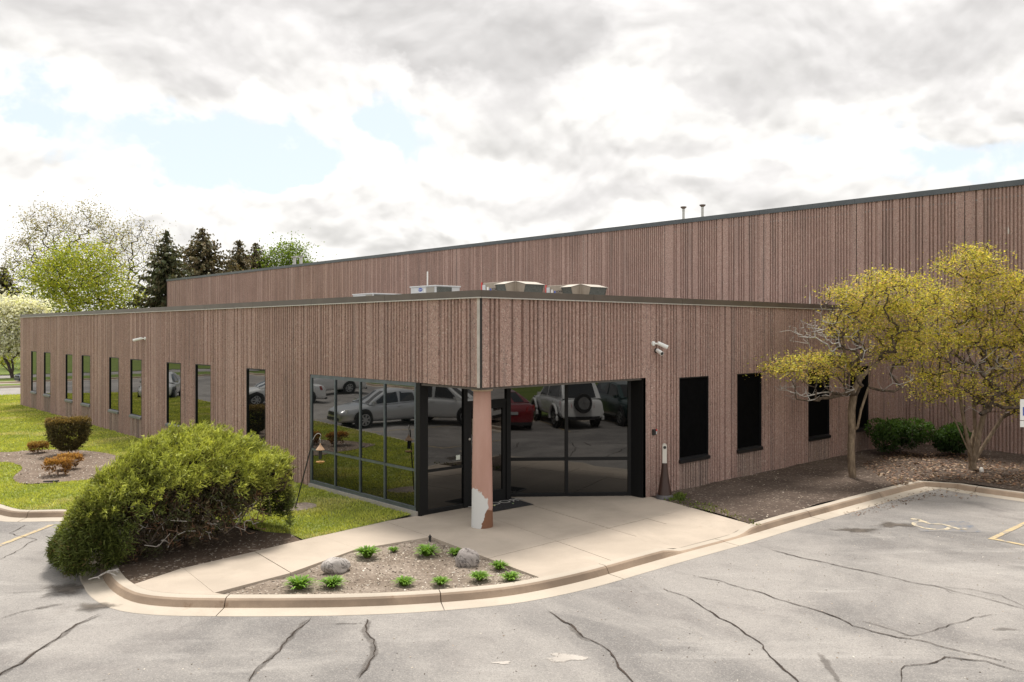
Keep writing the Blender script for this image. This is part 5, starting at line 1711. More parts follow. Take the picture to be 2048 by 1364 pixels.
YL = [(.32, .31, .055), (.54, .47, .075), (.66, .56, .10), (.45, .41, .07), (.64, .45, .16), (.36, .37, .065), (.60, .53, .12)]
b1 = np.array([*G(1705, 956), 0.0])
D1 = 21.1
def pt1(px, py, d=0.0, D=D1, b=b1):
    dd = D + d
    q = W(px, dd)
    return np.array([q[0], q[1], ZA(py, dd)])
tr1 = [[pt1(1706, 960), pt1(1703, 930), pt1(1702, 890), pt1(1704, 862), pt1(1703, 820), pt1(1708, 785), pt1(1719, 758), pt1(1706, 735), pt1(1690, 712)],
       [6, pt1(1735, 742), pt1(1760, 720), pt1(1775, 690)],
       [3, pt1(1715, 855, -.1), pt1(1722, 820, -.15), pt1(1737, 775, -.1), pt1(1742, 740, 0), pt1(1752, 700, .1), pt1(1760, 660, .2)],
       [7, pt1(1660, 722, -.2), pt1(1625, 738, -.3), pt1(1590, 742, -.3)],
       [8, pt1(1685, 670, -.1), pt1(1690, 620, 0)]]
def cl(px, py, rx, ry, rd, d=0.0, D=D1, b=b1, wgt=1.0):
    """crown lobe by bearing and height: half sizes across/up in metres, rd away"""
    dd = D + d
    q = W(px, dd)
    l = (q[0] - b[0]) * RGT[0] + (q[1] - b[1]) * RGT[1]; e = (q[0] - b[0]) * FWD[0] + (q[1] - b[1]) * FWD[1]
    return (l, e, ZA(py, dd), rx, rd, ry, wgt)
c1 = [cl(1600, 728, .95, .22, .5, -.3), cl(1555, 738, .50, .15, .35, -.35), cl(1630, 752, .55, .12, .4, -.4), cl(1680, 735, .5, .3, .6, -.2), cl(1650, 715, .7, .18, .6, -.2), cl(1700, 650, .62, .38, .9), cl(1740, 600, .75, .42, 1.0), cl(1690, 585, .40, .22, .7, -.2), cl(1790, 640, .75, .5, 1.0), cl(1760, 560, .55, .25, .8),
      cl(1800, 700, .6, .4, .9), cl(1830, 590, .7, .5, .9, .2)]
d1 = [cl(1625, 662, .65, .26, .5, -.3)[:6] + (200,), cl(1610, 780, .65, .24, .5, -.4)[:6] + (170,), cl(1700, 690, .5, .45, .6, -.5)[:6] + (220,), cl(1665, 620, .35, .35, .5, -.2)[:6] + (120,), cl(1760, 545, .5, .14, .6, -.1)[:6] + (40,), cl(1780, 740, .45, .45, .5, -.3)[:6] + (50,), cl(1690, 770, .35, .25, .4, -.5)[:6] + (50,)]
branchy_tree('yellow_leaved_tree', 'two stemmed yellow leaved tree with bare gray twigs before the short wall windows', 'tree', b1, tr1, c1, 1000, 18500, .060, YL, 5, r0=.0050, power=.50, cap=.095, seg=.2, wob=.085, lift=.12, dead=d1, group='yellow leaved trees by the parking bay')
b2 = np.array([*G(1944, 941), 0.0])
D2 = 22.3
p2 = lambda px, py, d=0.0: pt1(px, py, d, D2)
tr2 = [[p2(1944, 946), p2(1945, 925), p2(1940, 900), p2(1932, 865), p2(1925, 825), p2(1918, 780), p2(1905, 740), p2(1880, 700)],
       [1, p2(1952, 900, -.1), p2(1960, 860, -.1), p2(1972, 810, -.1), p2(1985, 755, 0), p2(1990, 700, 0), p2(1985, 640, .1), p2(1965, 585, .1), p2(1950, 540, .1)],
       [1, p2(1938, 905, -.2), p2(1925, 875, -.3), p2(1912, 845, -.3), p2(1880, 790, -.4), p2(1845, 755, -.5)],
       [1, p2(1962, 900, .1), p2(1985, 865, .2), p2(2005, 835, .2), p2(2030, 790, .3), p2(2060, 740, .3)],
       [2, p2(1950, 860, .2), p2(1948, 810, .3), p2(1945, 750, .3), p2(1935, 690, .3)]]
c2 = [cl(1940, 530, .85, .35, .9, 0, D2, b2), cl(1985, 570, .9, .45, 1.1, 0, D2, b2), cl(1890, 610, .9, .45, 1.1, 0, D2, b2), cl(2050, 600, .9, .6, 1.1, 0, D2, b2), cl(1960, 660, 1.3, .5, 1.2, 0, D2, b2),
      cl(1860, 690, .8, .45, 1.0, -.3, D2, b2), cl(2040, 710, .9, .6, 1.1, 0, D2, b2), cl(1900, 760, .7, .45, .9, -.4, D2, b2, .7), cl(1990, 780, .7, .4, .9, -.4, D2, b2, .5), cl(2060, 800, .7, .45, .8, 0, D2, b2, .7), cl(1850, 770, .45, .5, .6, -.4, D2, b2, .6), cl(2110, 660, .6, .7, 1.0, 0, D2, b2),
      cl(1945, 500, .4, .22, .5, 0, D2, b2)]
d2 = [cl(1960, 720, .8, .35, .6, -.8, D2, b2)[:6] + (220,), cl(1880, 640, .6, .3, .6, -.7, D2, b2)[:6] + (60,), cl(1990, 800, .6, .35, .5, -.6, D2, b2)[:6] + (60,), cl(2040, 545, .5, .12, .4, 0, D2, b2)[:6] + (12,)]
branchy_tree('yellow_leaved_tree', 'many stemmed yellow leaved tree at the end of the bed by the parking bay', 'tree', b2, tr2, c2, 1500, 31000, .064, YL, 6, r0=.0048, power=.50, cap=.10, seg=.22, wob=.085, lift=.12, dead=d2, group='yellow leaved trees by the parking bay')

# ---- trees beyond the buildings
def far_tree(name, label, px, d, top, trunk_top, lobes, nt, ln, lsz, cols, seed, bmat='bark_dark', r0=.02, cap=.3, stems=1, spread=.5, group='trees beyond the buildings', power=.5, wob=.12, zb=-.1, trans='leaf', flat=.3, minr=None, mirror=None):
    q = W(px, d) if mirror is None else mirror
    base = np.array([q[0], q[1], zb])
    H = (ZA(top, d) if top is not None else trunk_top * 2.4)
    rg = np.random.default_rng(seed)
    tr = []
    for s in range(stems):
        lean = rg.normal(0, .5, 3) * (0 if stems == 1 else 1)
        pts = [base + (U3 * lean[0] + F3 * lean[1]) * (k / 5) ** 1.3 * 1.6 + Z3 * trunk_top * k / 5 + rg.normal(0, .05, 3) * [1, 1, 0] for k in range(6)]
        tr.append(pts if s == 0 else [1] + pts[2:])
    sc = d / FOC
    cls = []
    for l in lobes:
        lx, ly, rx, ry = l[:4]
        cls.append(((lx - px) * sc, 0, ZA(ly, d), rx * sc, max(rx, ry) * sc * .8, ry * sc, l[4] if len(l) > 4 else 1))
    return branchy_tree(name, label, 'tree', base, tr, cls, nt, ln, lsz, cols, seed, r0, power, cap, trans, bmat, .9, wob, .35, (), flat, spread, spread * .7, group, leafvar=.28, minr=minr)
OL = [(.30, .25, .08), (.24, .21, .07), (.38, .30, .11), (.28, .29, .08)]
far_tree('bare_tree', 'tall thinly budding olive tree rising behind the bright yellow green tree', 165, 96, 405, 5.5,
         [(60, 450, 14, 34), (85, 440, 15, 36), (115, 450, 16, 34), (140, 455, 15, 30), (165, 440, 13, 36), (190, 432, 15, 30), (215, 455, 15, 34), (45, 500, 20, 32), (30, 540, 22, 26), (75, 500, 24, 30), (110, 500, 26, 30),
          (160, 500, 26, 30), (205, 500, 24, 32), (238, 480, 14, 38), (140, 545, 90, 34), (20, 515, 14, 22), (232, 530, 22, 34)], 900, 12000, .20, OL, 71, r0=.016, cap=.30, stems=4, spread=.45, minr=.014)
far_tree('bare_tree', 'slender nearly leafless tree between the budding tree and the spruces', 282, 92, 425, 5.0,
         [(268, 458, 9, 36), (285, 470, 10, 36), (308, 478, 9, 34), (325, 490, 9, 36), (252, 480, 10, 34), (275, 520, 26, 34), (312, 530, 18, 34), (255, 540, 22, 30), (290, 575, 36, 26), (330, 530, 9, 26)], 460, 3000, .16, OL, 72, r0=.015, cap=.22, stems=3, spread=.45, minr=.014)
YG = [(.40, .43, .05), (.32, .38, .042), (.50, .49, .065), (.26, .33, .042)]
far_tree('maple_tree', 'bright yellow green tree in new leaf behind the far end of the low wing', 150, 84, 478, 4.2,
         [(150, 560, 75, 50), (100, 560, 55, 40), (215, 565, 55, 45), (165, 510, 55, 30), (240, 590, 60, 30), (80, 600, 45, 30), (150, 620, 110, 30), (120, 520, 40, 25), (205, 515, 30, 22)], 640, 17000, .24, YG, 73, r0=.015, cap=.24, stems=3, spread=.55, flat=.6)
far_tree('maple_tree', 'bright green treetop showing above the warehouse roof beside the spruces', 575, 100, 487, 7.0,
         [(560, 520, 40, 26), (600, 510, 26, 20), (575, 500, 30, 16), (545, 540, 40, 25), (600, 535, 30, 20)], 300, 4200, .28, [(.17, .26, .03), (.22, .30, .04), (.13, .20, .03)], 74, r0=.017, cap=.25, stems=2, spread=.5)
WB_ = [(.86, .84, .79), (.88, .87, .82), (.80, .79, .72), (.88, .86, .80), (.84, .82, .77), (.50, .54, .25)]
far_tree('blossom_tree', 'white blossoming tree at the far corner of the low wing', 25, 66, 588, 1.9,
         [(20, 640, 50, 45), (-15, 660, 45, 40), (60, 625, 28, 20), (40, 680, 40, 30), (-30, 620, 40, 30), (75, 615, 20, 10)], 460, 26000, .22, WB_, 75, r0=.012, cap=.16, stems=3, spread=.32, trans='petal', flat=.6)

def spruce(label, px, d, top, width_px, seed, cols, zb=-.1, lean=0.0, mirror=None, h=None, name='spruce_tree', open_=1.0):
    rg = np.random.default_rng(seed)
    q = W(px, d) if mirror is None else mirror
    base = np.array([q[0], q[1], zb])
    H = (ZA(top, d) if h is None else h) - zb
    Rm = width_px * d / FOC * 1.12 if h is None else width_px
    t = thing(name, tuple(base), label, 'tree', 'trees beyond the buildings')
    m = MB(); m.tube([tuple(base - Z3 * .2), tuple(base + Z3 * H * .5), tuple(base + Z3 * H)], [.26, .15, .02], 7); m.build('trunk', M['bark_dark'], t)
    bV, bN, bP = [], [], []
    C, A, L, K = [], [], [], []
    z = 1.2
    while z < H - .1:
        f = 1 - z / H
        rr = Rm * (f ** .8) * 1.0
        nb = rg.integers(7, 10) if f > .12 else 4
        a0 = rg.uniform(0, 6)
        for k in range(nb):
            a = a0 + k * 2 * np.pi / nb + rg.normal(0, .25)
            ln = rr * rg.uniform(.62, 1.18)
            d3 = np.array([np.cos(a), np.sin(a), 0])
            n = max(3, int(ln / .16 * open_))
            s = np.linspace(.1, 1, n)
            sag = -.38 * ln * s ** 1.2 + .30 * ln * s ** 3
            P = base + Z3 * (z + .15) + d3 * (s * ln)[:, None] + Z3 * sag[:, None]
            bN.append((base + Z3 * (z + .12), P[n // 2], P[-1]))
            for rep in range(3):
                C.append(P + rg.normal(0, .10, P.shape)); 
                side = np.cross(d3, Z3)
                A.append(d3 * .5 + side * rg.normal(0, .7, (n, 1)) + Z3 * rg.uniform(-.9, .05, (n, 1)))
                L.append(np.full(n, .62) * (1.1 - .5 * s) * (.6 + .6 * f)); K.append(np.full(n, rg.uniform(.7, 1.25)) * (.8 + .5 * s))
        z += (.32 + .35 * f) * rg.uniform(.8, 1.2)
    C, A, L, K = np.vstack(C), np.vstack(A), np.concatenate(L), np.concatenate(K)
    V, F = cards(C, L * rg.uniform(.7, 1.3, len(L)), .24 * rg.uniform(.7, 1.3, len(L)), A, rg, .2, 0, .2)
    cs = np.array(cols)[rg.integers(0, len(cols), len(C))] * K[:, None] * (1 + rg.normal(0, .15, (len(C), 1)))
    np_mesh('crown', V, F, M['needle'], np.repeat(np.clip(cs, .004, .9), 4, 0), parent=t)
    m = MB()
    for a, b, c in bN: m.tube([tuple(a), tuple(b), tuple(c)], [.045, .03, .008], 4, cap=False)
    m.build('limb', M['bark_dark'], t)['kind'] = 'stuff'
SG = [(.060, .072, .030), (.080, .085, .036), (.100, .083, .040)]
SB = [(.130, .108, .055), (.105, .100, .050), (.165, .122, .062)]
spruce('tall narrow dark spruce closest to the warehouse end', 333, 80, 466, 112, 81, SG)
spruce('broad brownish spruce second from the warehouse end', 405, 92, 455, 165, 82, SB)
spruce('small pointed spruce at the edge of the bright green treetop', 478, 96, 481, 110, 83, SB)
spruce('round topped spruce overlapping the bright green treetop', 512, 100, 488, 120, 84, SB)
spruce('dark conifer standing behind the white blossoming tree', 8, 105, 535, 90, 85, [(.10, .085, .030), (.07, .065, .028)])
far_tree('garden_shrub', 'loose yellow green shrub by the road near the white blossoming tree', 22, 72, 700, 1.0, [(22, 715, 14, 14), (5, 720, 16, 12)], 90, 1500, .12, YG, 88, r0=.01, cap=.05, stems=2, spread=.18)
# understory hedgerow that closes the view below the crowns
def thicket(label, pts, h, n, seed, cols, lsz=.3, wid=2.0):
    rg = np.random.default_rng(seed)
    P = np.array(pts, float)
    seg = rg.integers(0, len(P) - 1, n); s = rg.random(n)[:, None]
    c = P[seg] * (1 - s) + P[seg + 1] * s
    hh = h * (.7 + .3 * vnoise(c[:, 0] * .25, c[:, 1] * .25, seed))
    z = hh * rg.random(n) ** .8
    C = np.stack([c[:, 0] + rg.normal(0, wid * .5, n), c[:, 1] + rg.normal(0, wid * .5, n), z], 1)
    V, F = cards(C, lsz * rg.uniform(.6, 1.4, n), lsz * .6 * rg.uniform(.6, 1.4, n), rg.normal(size=C.shape), rg, .2, .5)
    cs = np.array(cols)[rg.integers(0, len(cols), n)] * (1 + rg.normal(0, .25, (n, 1)))
    o = np_mesh('far_woods', V, F, M['leaf'], np.repeat(np.clip(cs, .004, .9), 4, 0))
    setp(o, label, kind='stuff')
thicket('mixed spring thicket along the road beyond the lawn', [W(-260, 115), W(-60, 112), W(120, 108), W(330, 112), W(520, 122)], 5.0, 9000, 91, YG + OL + SG, .42, 4.0)
thicket('dark wooded belt far west of the lot', [(-62, -60), (-64, 0), (-63, 60), (-50, 130)], 6.0, 7000, 92, [(.05, .075, .02), (.08, .10, .025), (.10, .11, .03)], .6, 4.0)
thicket('dark wooded belt south of the lot', [(-40, -62), (0, -66), (50, -66), (75, -20)], 6.0, 6000, 93, [(.05, .075, .02), (.08, .10, .025), (.10, .11, .03)], .6, 4.0)
for i, (x, y, h) in enumerate(((-30, 40, 9), (-33, 62, 11), (-27, 84, 10))):
    spruce(('shortest of the three spruces on the west lawn', 'tallest of the three spruces on the west lawn', 'spruce on the west lawn standing beyond the cross road')[i], 0, 0, None, 2.6, 86 + i, SG, mirror=(x, y), h=h)
# ---- day lilies, boulders and bits of the flower bed
def daylily(px, py, wpx, label, seed):
    rg = np.random.default_rng(seed)
    c = G(px, py, -.02); d = (CAM[2]) * FOC / (py - HZ)
    r_ = wpx * d / FOC / 2
    base = np.array([c[0], c[1], -.025])
    t = thing('daylily', tuple(base), label, 'plant', 'daylily clumps in the triangular bed')
    n = int(60 + 700 * r_)
    th = rg.uniform(0, 2 * np.pi, n)
    ln = r_ * rg.uniform(.75, 1.25, n) * 1.35
    el = rg.uniform(.75, 1.45, n)
    o = base + np.stack([np.cos(th), np.sin(th), np.zeros(n)], 1) * (rg.random(n) * r_ * .35)[:, None] 
    d3 = np.stack([np.cos(th), np.sin(th), np.zeros(n)], 1)
    sd = np.stack([-np.sin(th), np.cos(th), np.zeros(n)], 1)
    w0 = rg.uniform(.009, .016, n)[:, None] * (.7 + r_ * 2)
    rows = []
    for s, wk in ((0, .8), (.35, 1.0), (.7, .75), (1.0, .05)):
        hz = ln * s * np.cos(el) + ln * .18 * s ** 2
        vt = ln * s * np.sin(el) * 1.1 - ln * .50 * s ** 2.4
        p = o + d3 * hz[:, None] + Z3 * vt[:, None]
        rows += [p - sd * w0 * wk, p + sd * w0 * wk]
    V = np.stack(rows, 1).reshape(-1, 3)
    b = (np.arange(n) * 8)[:, None]
    F = np.concatenate([np.stack([b[:, 0] + 2 * k, b[:, 0] + 2 * k + 1, b[:, 0] + 2 * k + 3, b[:, 0] + 2 * k + 2], 1) for k in range(3)])
    col = np.array([.17, .31, .040]) * (1 + rg.normal(0, .22, (n, 1)))
    lift_ = np.array([.55, .55, .9, .9, 1.1, 1.1, 1.35, 1.35])
    cc = (col[:, None] * lift_[None, :, None]).reshape(-1, 3)
    np_mesh('leaves', V, F, M['grass'], np.clip(cc, .004, .8), parent=t)
    m = MB(); m.lathe([(r_ * .18, -.06), (r_ * .24, -.01), (r_ * .10, .02)], tuple(base), 8); m.build('root_collar', M['soil_bush'], t)
for i, (px, py, wd, lab) in enumerate([
        (735, 1113, 44, 'full green daylily clump midway along the walk edge of the bed'), (787, 1102, 19, 'tiny daylily sprout between the two full clumps along the walk'),
        (854, 1110, 44, 'tallest daylily clump just below the apex of the bed'), (910, 1109, 28, 'slim daylily clump directly behind the gray boulder'),
        (998, 1137, 33, 'low daylily clump at the apron edge, farther from the kerb'), (1021, 1160, 36, 'daylily clump closest to the pointed apron end of the bed'),
        (959, 1159, 35, 'spreading daylily clump just below the gray boulder'), (881, 1168, 31, 'small upright daylily clump by the kerb in the bed centre'),
        (808, 1170, 36, 'yellowish daylily clump by the kerb nearer the pale boulder'), (664, 1173, 43, 'dense daylily clump growing against the front of the pale boulder'),
        (598, 1176, 50, 'widest daylily clump toward the narrow walk end of the bed'), (672, 1126, 15, 'tiny daylily tuft peeking out behind the pale boulder')]):
    daylily(px, py, wd, lab, 200 + i)

def boulder(px, py, wpx, hpx, label, seed, col):
    import mathutils
    d = CAM[2] * FOC / (py - HZ); s = d / FOC
    c = G(px, py, -.03)
    a, h = wpx * s / 2, hpx * s
    bm_v = []
    rg = np.random.default_rng(seed)
    n1, n2 = 22, 34
    facets = [Vector(x).normalized() for x in rg.normal(size=(9, 3))]
    V = []
    for i in range(n1 + 1):
        ph = math.pi * i / n1
        for j in range(n2):
            th = 2 * math.pi * j / n2
            q = Vector((math.sin(ph) * math.cos(th), math.sin(ph) * math.sin(th), math.cos(ph)))
            f = 1 + .16 * mathutils.noise.noise(q * 1.4 + Vector((seed, 0, 0))) + .06 * mathutils.noise.noise(q * 4 + Vector((0, seed, 0))) + .02 * mathutils.noise.noise(q * 11)
            for nv in facets:          # worn flats
                dd = q.dot(nv) * f
                if dd > .80: f *= (.80 + (dd - .80) * .25) / dd
            V.append([q.x * f * a, q.y * f * a * .8, q.z * f * h * .62 + h * .38])
    V = np.array(V)
    P = np.array([c[0], c[1], -.03])[None] + V[:, :1] * U3 + V[:, 1:2] * F3 + V[:, 2:] * Z3
    F = [(i * n2 + j, i * n2 + (j + 1) % n2, (i + 1) * n2 + (j + 1) % n2, (i + 1) * n2 + j) for i in range(n1) for j in range(n2)]
    o = np_mesh('boulder', P, F, col, smooth=True, origin=(c[0], c[1], -.03))
    setp(o, label, 'boulder', 'boulders in the triangular bed')
boulder(671, 1143, 56, 30, 'pale rounded boulder behind the dense daylily clump', 4, rock('pale_boulder', (.36, .325, .30), (.52, .48, .45)))
boulder(935, 1132, 50, 36, 'gray speckled boulder near the apron edge of the bed', 9, M['stone'])
sq = W(1963, 21.9)
m = MB(); rg_ = random.Random(2)
loft(m, [[(sq[0] + (.075 * k_) * math.cos(q), sq[1] + .055 * k_ * math.sin(q), z) for q in np.linspace(0, 2 * math.pi, 9, endpoint=False)] for k_, z in ((.7, -.01), (1.0, .04), (.85, .10), (.4, .145))])
setp(m.build('stone', plain('white_stone', (.66, .63, .58), .8, var=.15), None, origin=(*sq, 0), smooth=True), 'single white stone beside the many stemmed tree', 'stone')
ib = G(860, 1079, 0)
t = thing('sprinkler_head', (*ib, -.03), 'small black sprinkler head at the apex of the triangular bed', 'sprinkler')
m = MB(); m.lathe([(.022, -.05), (.022, .035), (.03, .04), (.03, .06)], (*ib, 0), 10); m.build('body', M['black_plastic'], t)
m = MB(); m.lathe([(.012, .06), (.012, .085)], (*ib, 0), 8); m.build('nozzle', M['black_plastic'], t)
eb = G(100, 966)
t_ = MB(); t_.bar((*G(88, 966), .035), (*G(116, 966), .05), .10, .03); setp(t_.build('edging_scrap', M['black_plastic'], None, origin=(*eb, .03)), 'black scrap of edging lying at the front of the mulch bed', 'edging')

# ---- loose cover: chips, litter, grass
def scatter(poly, n, seed):
    rg = np.random.default_rng(seed)
    A = np.array([p[:2] for p in poly]); lo, hi = A.min(0), A.max(0)
    out = np.zeros((0, 2))
    while len(out) < n:
        q = rg.uniform(lo, hi, (n * 3, 2))
        out = np.vstack([out, q[inpoly(q, [tuple(p[:2]) for p in poly])]])
    return out[:n]
def chips(name, poly, n, zf, size, cols, seed, label, thick=.35, centers=None):
    rg = np.random.default_rng(seed)
    P = scatter(poly, n, seed) if centers is None else centers
    z = np.array([zf(x, y) for x, y in P])
    s = size * rg.uniform(.45, 1.5, n)
    th = rg.uniform(0, 2 * np.pi, n)
    a = np.stack([np.cos(th), np.sin(th), rg.normal(0, .3, n)], 1) * s[:, None]
    b = np.stack([-np.sin(th), np.cos(th), rg.normal(0, .3, n)], 1) * (s * rg.uniform(.3, .8, n))[:, None]
    c = np.concatenate([P, (z + s * thick * .4)[:, None]], 1)
    top = c + Z3 * (s * thick)[:, None]
    V = np.stack([c - a, c + b, c + a * .9, c - b, top], 1).reshape(-1, 3)
    k = (np.arange(n) * 5)[:, None]
    F = np.concatenate([k + np.array([[0, 3, 4]]), k + np.array([[3, 2, 4]]), k + np.array([[2, 1, 4]]), k + np.array([[1, 0, 4]])])
    cs = np.array(cols)[rg.integers(0, len(cols), n)] * (1 + rg.normal(0, .2, (n, 1)))
    o = np_mesh(name, V, F, M['needle'], np.repeat(np.clip(cs, .004, .85), 5, 0))
    setp(o, label, kind='stuff')
BR = [(.13, .095, .07), (.20, .15, .11), (.09, .065, .05), (.27, .21, .16)]
PA = [(.52, .45, .37), (.42, .34, .27), (.60, .55, .48)]
chips('bed_chips', tri_bed, 2600, lambda x, y: tz(x, y), .017, BR + PA, 301, 'dry clods and wood chips over the triangular bed')
edge = scatter([lower[3], bed_r, G(1000, 1172), G(860, 1086)], 1600, 5)
edge = edge[inpoly(edge, [tuple(q[:2]) for q in tri_bed])][:900]
chips('bed_gravel', tri_bed, len(edge), lambda x, y: tz(x, y), .012, PA, 302, 'pale gravel gathered along the apron edge of the bed', centers=edge)
chips('tree_bed_chips', right_bed, 2600, lambda x, y: rz(x, y), .018, BR + PA[:1], 303, 'clods and a few pale chips over the dark tree bed')
litter_poly = [G(1720, 930), G(1790, 905), G(1900, 905), G(2048, 930), G(2300, 960), G(2300, 1010), G(2048, 978), G(1890, 958), G(1850, 962), G(1790, 975)]
chips('leaf_litter', litter_poly, 3600, lambda x, y: rz(x, y) + .01, .040, [(.16, .085, .05), (.22, .12, .07), (.11, .06, .04), (.30, .19, .12), (.40, .29, .2)], 304, 'brown fallen leaves heaped under the many stemmed tree', .25)
gut = [G(1680, 1027, ZP), G(1860, 974, ZP), G(1960, 984, ZP), G(1960, 1000, ZP), G(1870, 994, ZP), G(1720, 1035, ZP)]
chips('gutter_litter', gut, 300, lambda x, y: ZP + .012, .024, [(.14, .085, .055), (.20, .12, .08), (.30, .21, .15), (.08, .055, .04)], 305, 'brown leaves blown along the kerb of the parking bay', .25)
chips('needle_litter', bush_bed, 1700, bz, .020, BR + [(.48, .42, .36)], 306, 'needles and pale chips on the soil beneath the juniper')
chips('mulch_chips', stump_bed, 1300, bz2, .022, BR + PA, 307, 'chips of dry mulch around the clipped shrub')
chips('lot_grit', [G(100, 1364, ZP), G(2048, 1364, ZP), G(2048, 1020, ZP), G(1500, 1100, ZP), G(900, 1240, ZP)], 500, lambda x, y: ZP + .002, .012, BR + PA + [(.3, .27, .25)], 308, 'scattered grit and twigs on the parking asphalt')

def grass(name, label, n, seed, rmin, rmax, h, cols, poly, avoid, wk=1.0, zf=lawn_z):
    rg = np.random.default_rng(seed)
    P = scatter(poly, n * 2, seed)
    d = np.hypot(P[:, 0] - CAM[0], P[:, 1] - CAM[1])
    keep = (rg.random(len(P)) < np.clip((rmin / d) ** 1.2, 0, 1)) & (d < rmax)
    for a in avoid: keep &= ~inpoly(P, [tuple(q[:2]) for q in a])
    P, d = P[keep][:n], d[keep][:n]
    m = len(P)
    z = np.array([zf(x, y) for x, y in P])
    clump = vnoise(P[:, 0] * 1.3, P[:, 1] * 1.3, 3)
    dry = vnoise(P[:, 0] * .55 + 4, P[:, 1] * .7, 8)
    hh = h * rg.uniform(.5, 1.3, m) * (1 + .25 * clump)
    th = rg.uniform(0, 2 * np.pi, m)
    w_ = (.006 + .0006 * d) * wk
    sd = np.stack([np.cos(th), np.sin(th), np.zeros(m)], 1) * w_[:, None]
    ln = rg.normal(0, .5, (m, 3)); ln[:, 2] = 1.0
    b = np.concatenate([P, z[:, None] - .004], 1)
    tip_ = b + unit(ln) * hh[:, None]
    V = np.stack([b - sd, b + sd, tip_], 1).reshape(-1, 3)
    F = np.arange(3 * m).reshape(m, 3)
    k = np.clip(.5 + .55 * clump + rg.normal(0, .2, m), 0, 1)[:, None]
    c = np.array(cols[0]) * (1 - k) + np.array(cols[1]) * k
    dk = np.clip((dry - .25) * 1.6 + rg.normal(0, .15, m), 0, .85)[:, None]
    c = c * (1 - dk) + np.array(cols[2]) * dk
    c *= (1 + rg.normal(0, .18, (m, 1)))
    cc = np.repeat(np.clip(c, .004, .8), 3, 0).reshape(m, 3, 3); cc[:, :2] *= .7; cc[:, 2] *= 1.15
    o = np_mesh(name, V, F, M['grass'], cc.reshape(-1, 3))
    setp(o, label, kind='stuff')
vis = [p for p in lawn_poly]
near_lawn = [G(490, 1100), G(842, 1026), (0.0, 1.99), (0, 12), (-6.4, 9.2), (-5.4, 6.9), (-4.7, 5.5)]
GC = [(.33, .39, .075), (.62, .63, .13), (.70, .62, .28)]
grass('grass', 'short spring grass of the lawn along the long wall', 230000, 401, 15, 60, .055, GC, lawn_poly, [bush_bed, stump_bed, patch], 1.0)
grass('edge_grass', 'ragged green weeds along the walk edge of the tree bed', 260, 402, 20, 40, .05, [(.10, .15, .03), (.20, .24, .05), (.3, .27, .12)],
      [G(1316, 998), G(1345, 992), G(1420, 1010), G(1530, 1052), G(1524, 1056)], [], 1.2, rz)
grass('wall_grass', 'tufts of weeds at the foot of the ash receptacle', 260, 403, 20, 40, .10, [(.10, .15, .03), (.20, .24, .05), (.3, .27, .12)],
      [G(1338, 1002), G(1350, 990), G(1372, 990), G(1368, 1003)], [], 1.2, rz)
# ================================================================== CARS (parked in the lot; the glazing mirrors them)
def paint(name, c, metal=.3):
    m, t = newmat(name)
    b = t.n('ShaderNodeBsdfPrincipled', {'Base Color': (*c, 1), 'Roughness': .3, 'Metallic': metal, 'Coat Weight': .8, 'Coat Roughness': .06})
    t.out(b.outputs[0])
    return m
M['tyre'] = plain('tyre_rubber', (.022, .022, .022), .85)
M['rim'] = plain('alloy_rim', (.45, .46, .47), .3, .8)
M['lamp_red'] = plain('red_tail_lamp', (.40, .02, .02), .2)
M['lamp_clear'] = plain('clear_head_lamp', (.62, .63, .64), .15)
M['trim'] = plain('dark_car_trim', (.025, .025, .026), .55)
M['plate'] = plain('licence_plate', (.40, .41, .42), .5)
CARS = {
    # length, half width, ground clearance, wheel radius, axles, lower body stations (x, top height, half-width factor), cabin stations (x, z, half width factor, kind)
    'sedan': dict(L=4.6, w=.89, gc=.20, wr=.33, ax=(1.35, -1.33),
                  body=[(2.30, .56, .70), (2.22, .70, .86), (1.75, .82, .97), (1.05, .92, 1.0), (.3, .94, 1.0), (-.8, .96, 1.0), (-1.45, 1.00, .99), (-2.05, 1.01, .93), (-2.25, .92, .86), (-2.32, .60, .76)],
                  cab=[(1.12, .92, .86), (.28, 1.38, .66), (-.35, 1.44, .66), (-.95, 1.38, .64), (-1.72, 1.01, .80)]),
    'suv': dict(L=4.7, w=.93, gc=.26, wr=.37, ax=(1.40, -1.36),
                body=[(2.33, .66, .72), (2.25, .88, .88), (1.80, 1.00, .97), (1.15, 1.06, 1.0), (.3, 1.08, 1.0), (-.8, 1.12, 1.0), (-1.6, 1.16, .99), (-2.15, 1.14, .94), (-2.30, 1.00, .90), (-2.36, .62, .84)],
                cab=[(1.20, 1.06, .88), (.45, 1.58, .72), (-.4, 1.67, .73), (-1.45, 1.63, .70), (-2.12, 1.15, .84)]),
    'boxy': dict(L=4.4, w=.90, gc=.38, wr=.39, ax=(1.36, -1.30),
                 body=[(2.15, .78, .82), (2.08, .98, .88), (1.6, 1.08, .92), (.95, 1.12, .96), (.2, 1.14, .97), (-.8, 1.16, .97), (-1.6, 1.16, .97), (-2.0, 1.16, .96), (-2.08, 1.05, .95), (-2.12, .70, .94)],
                 cab=[(.98, 1.12, .86), (.52, 1.72, .76), (-.3, 1.82, .77), (-1.6, 1.80, .76), (-1.98, 1.16, .86)]),
}
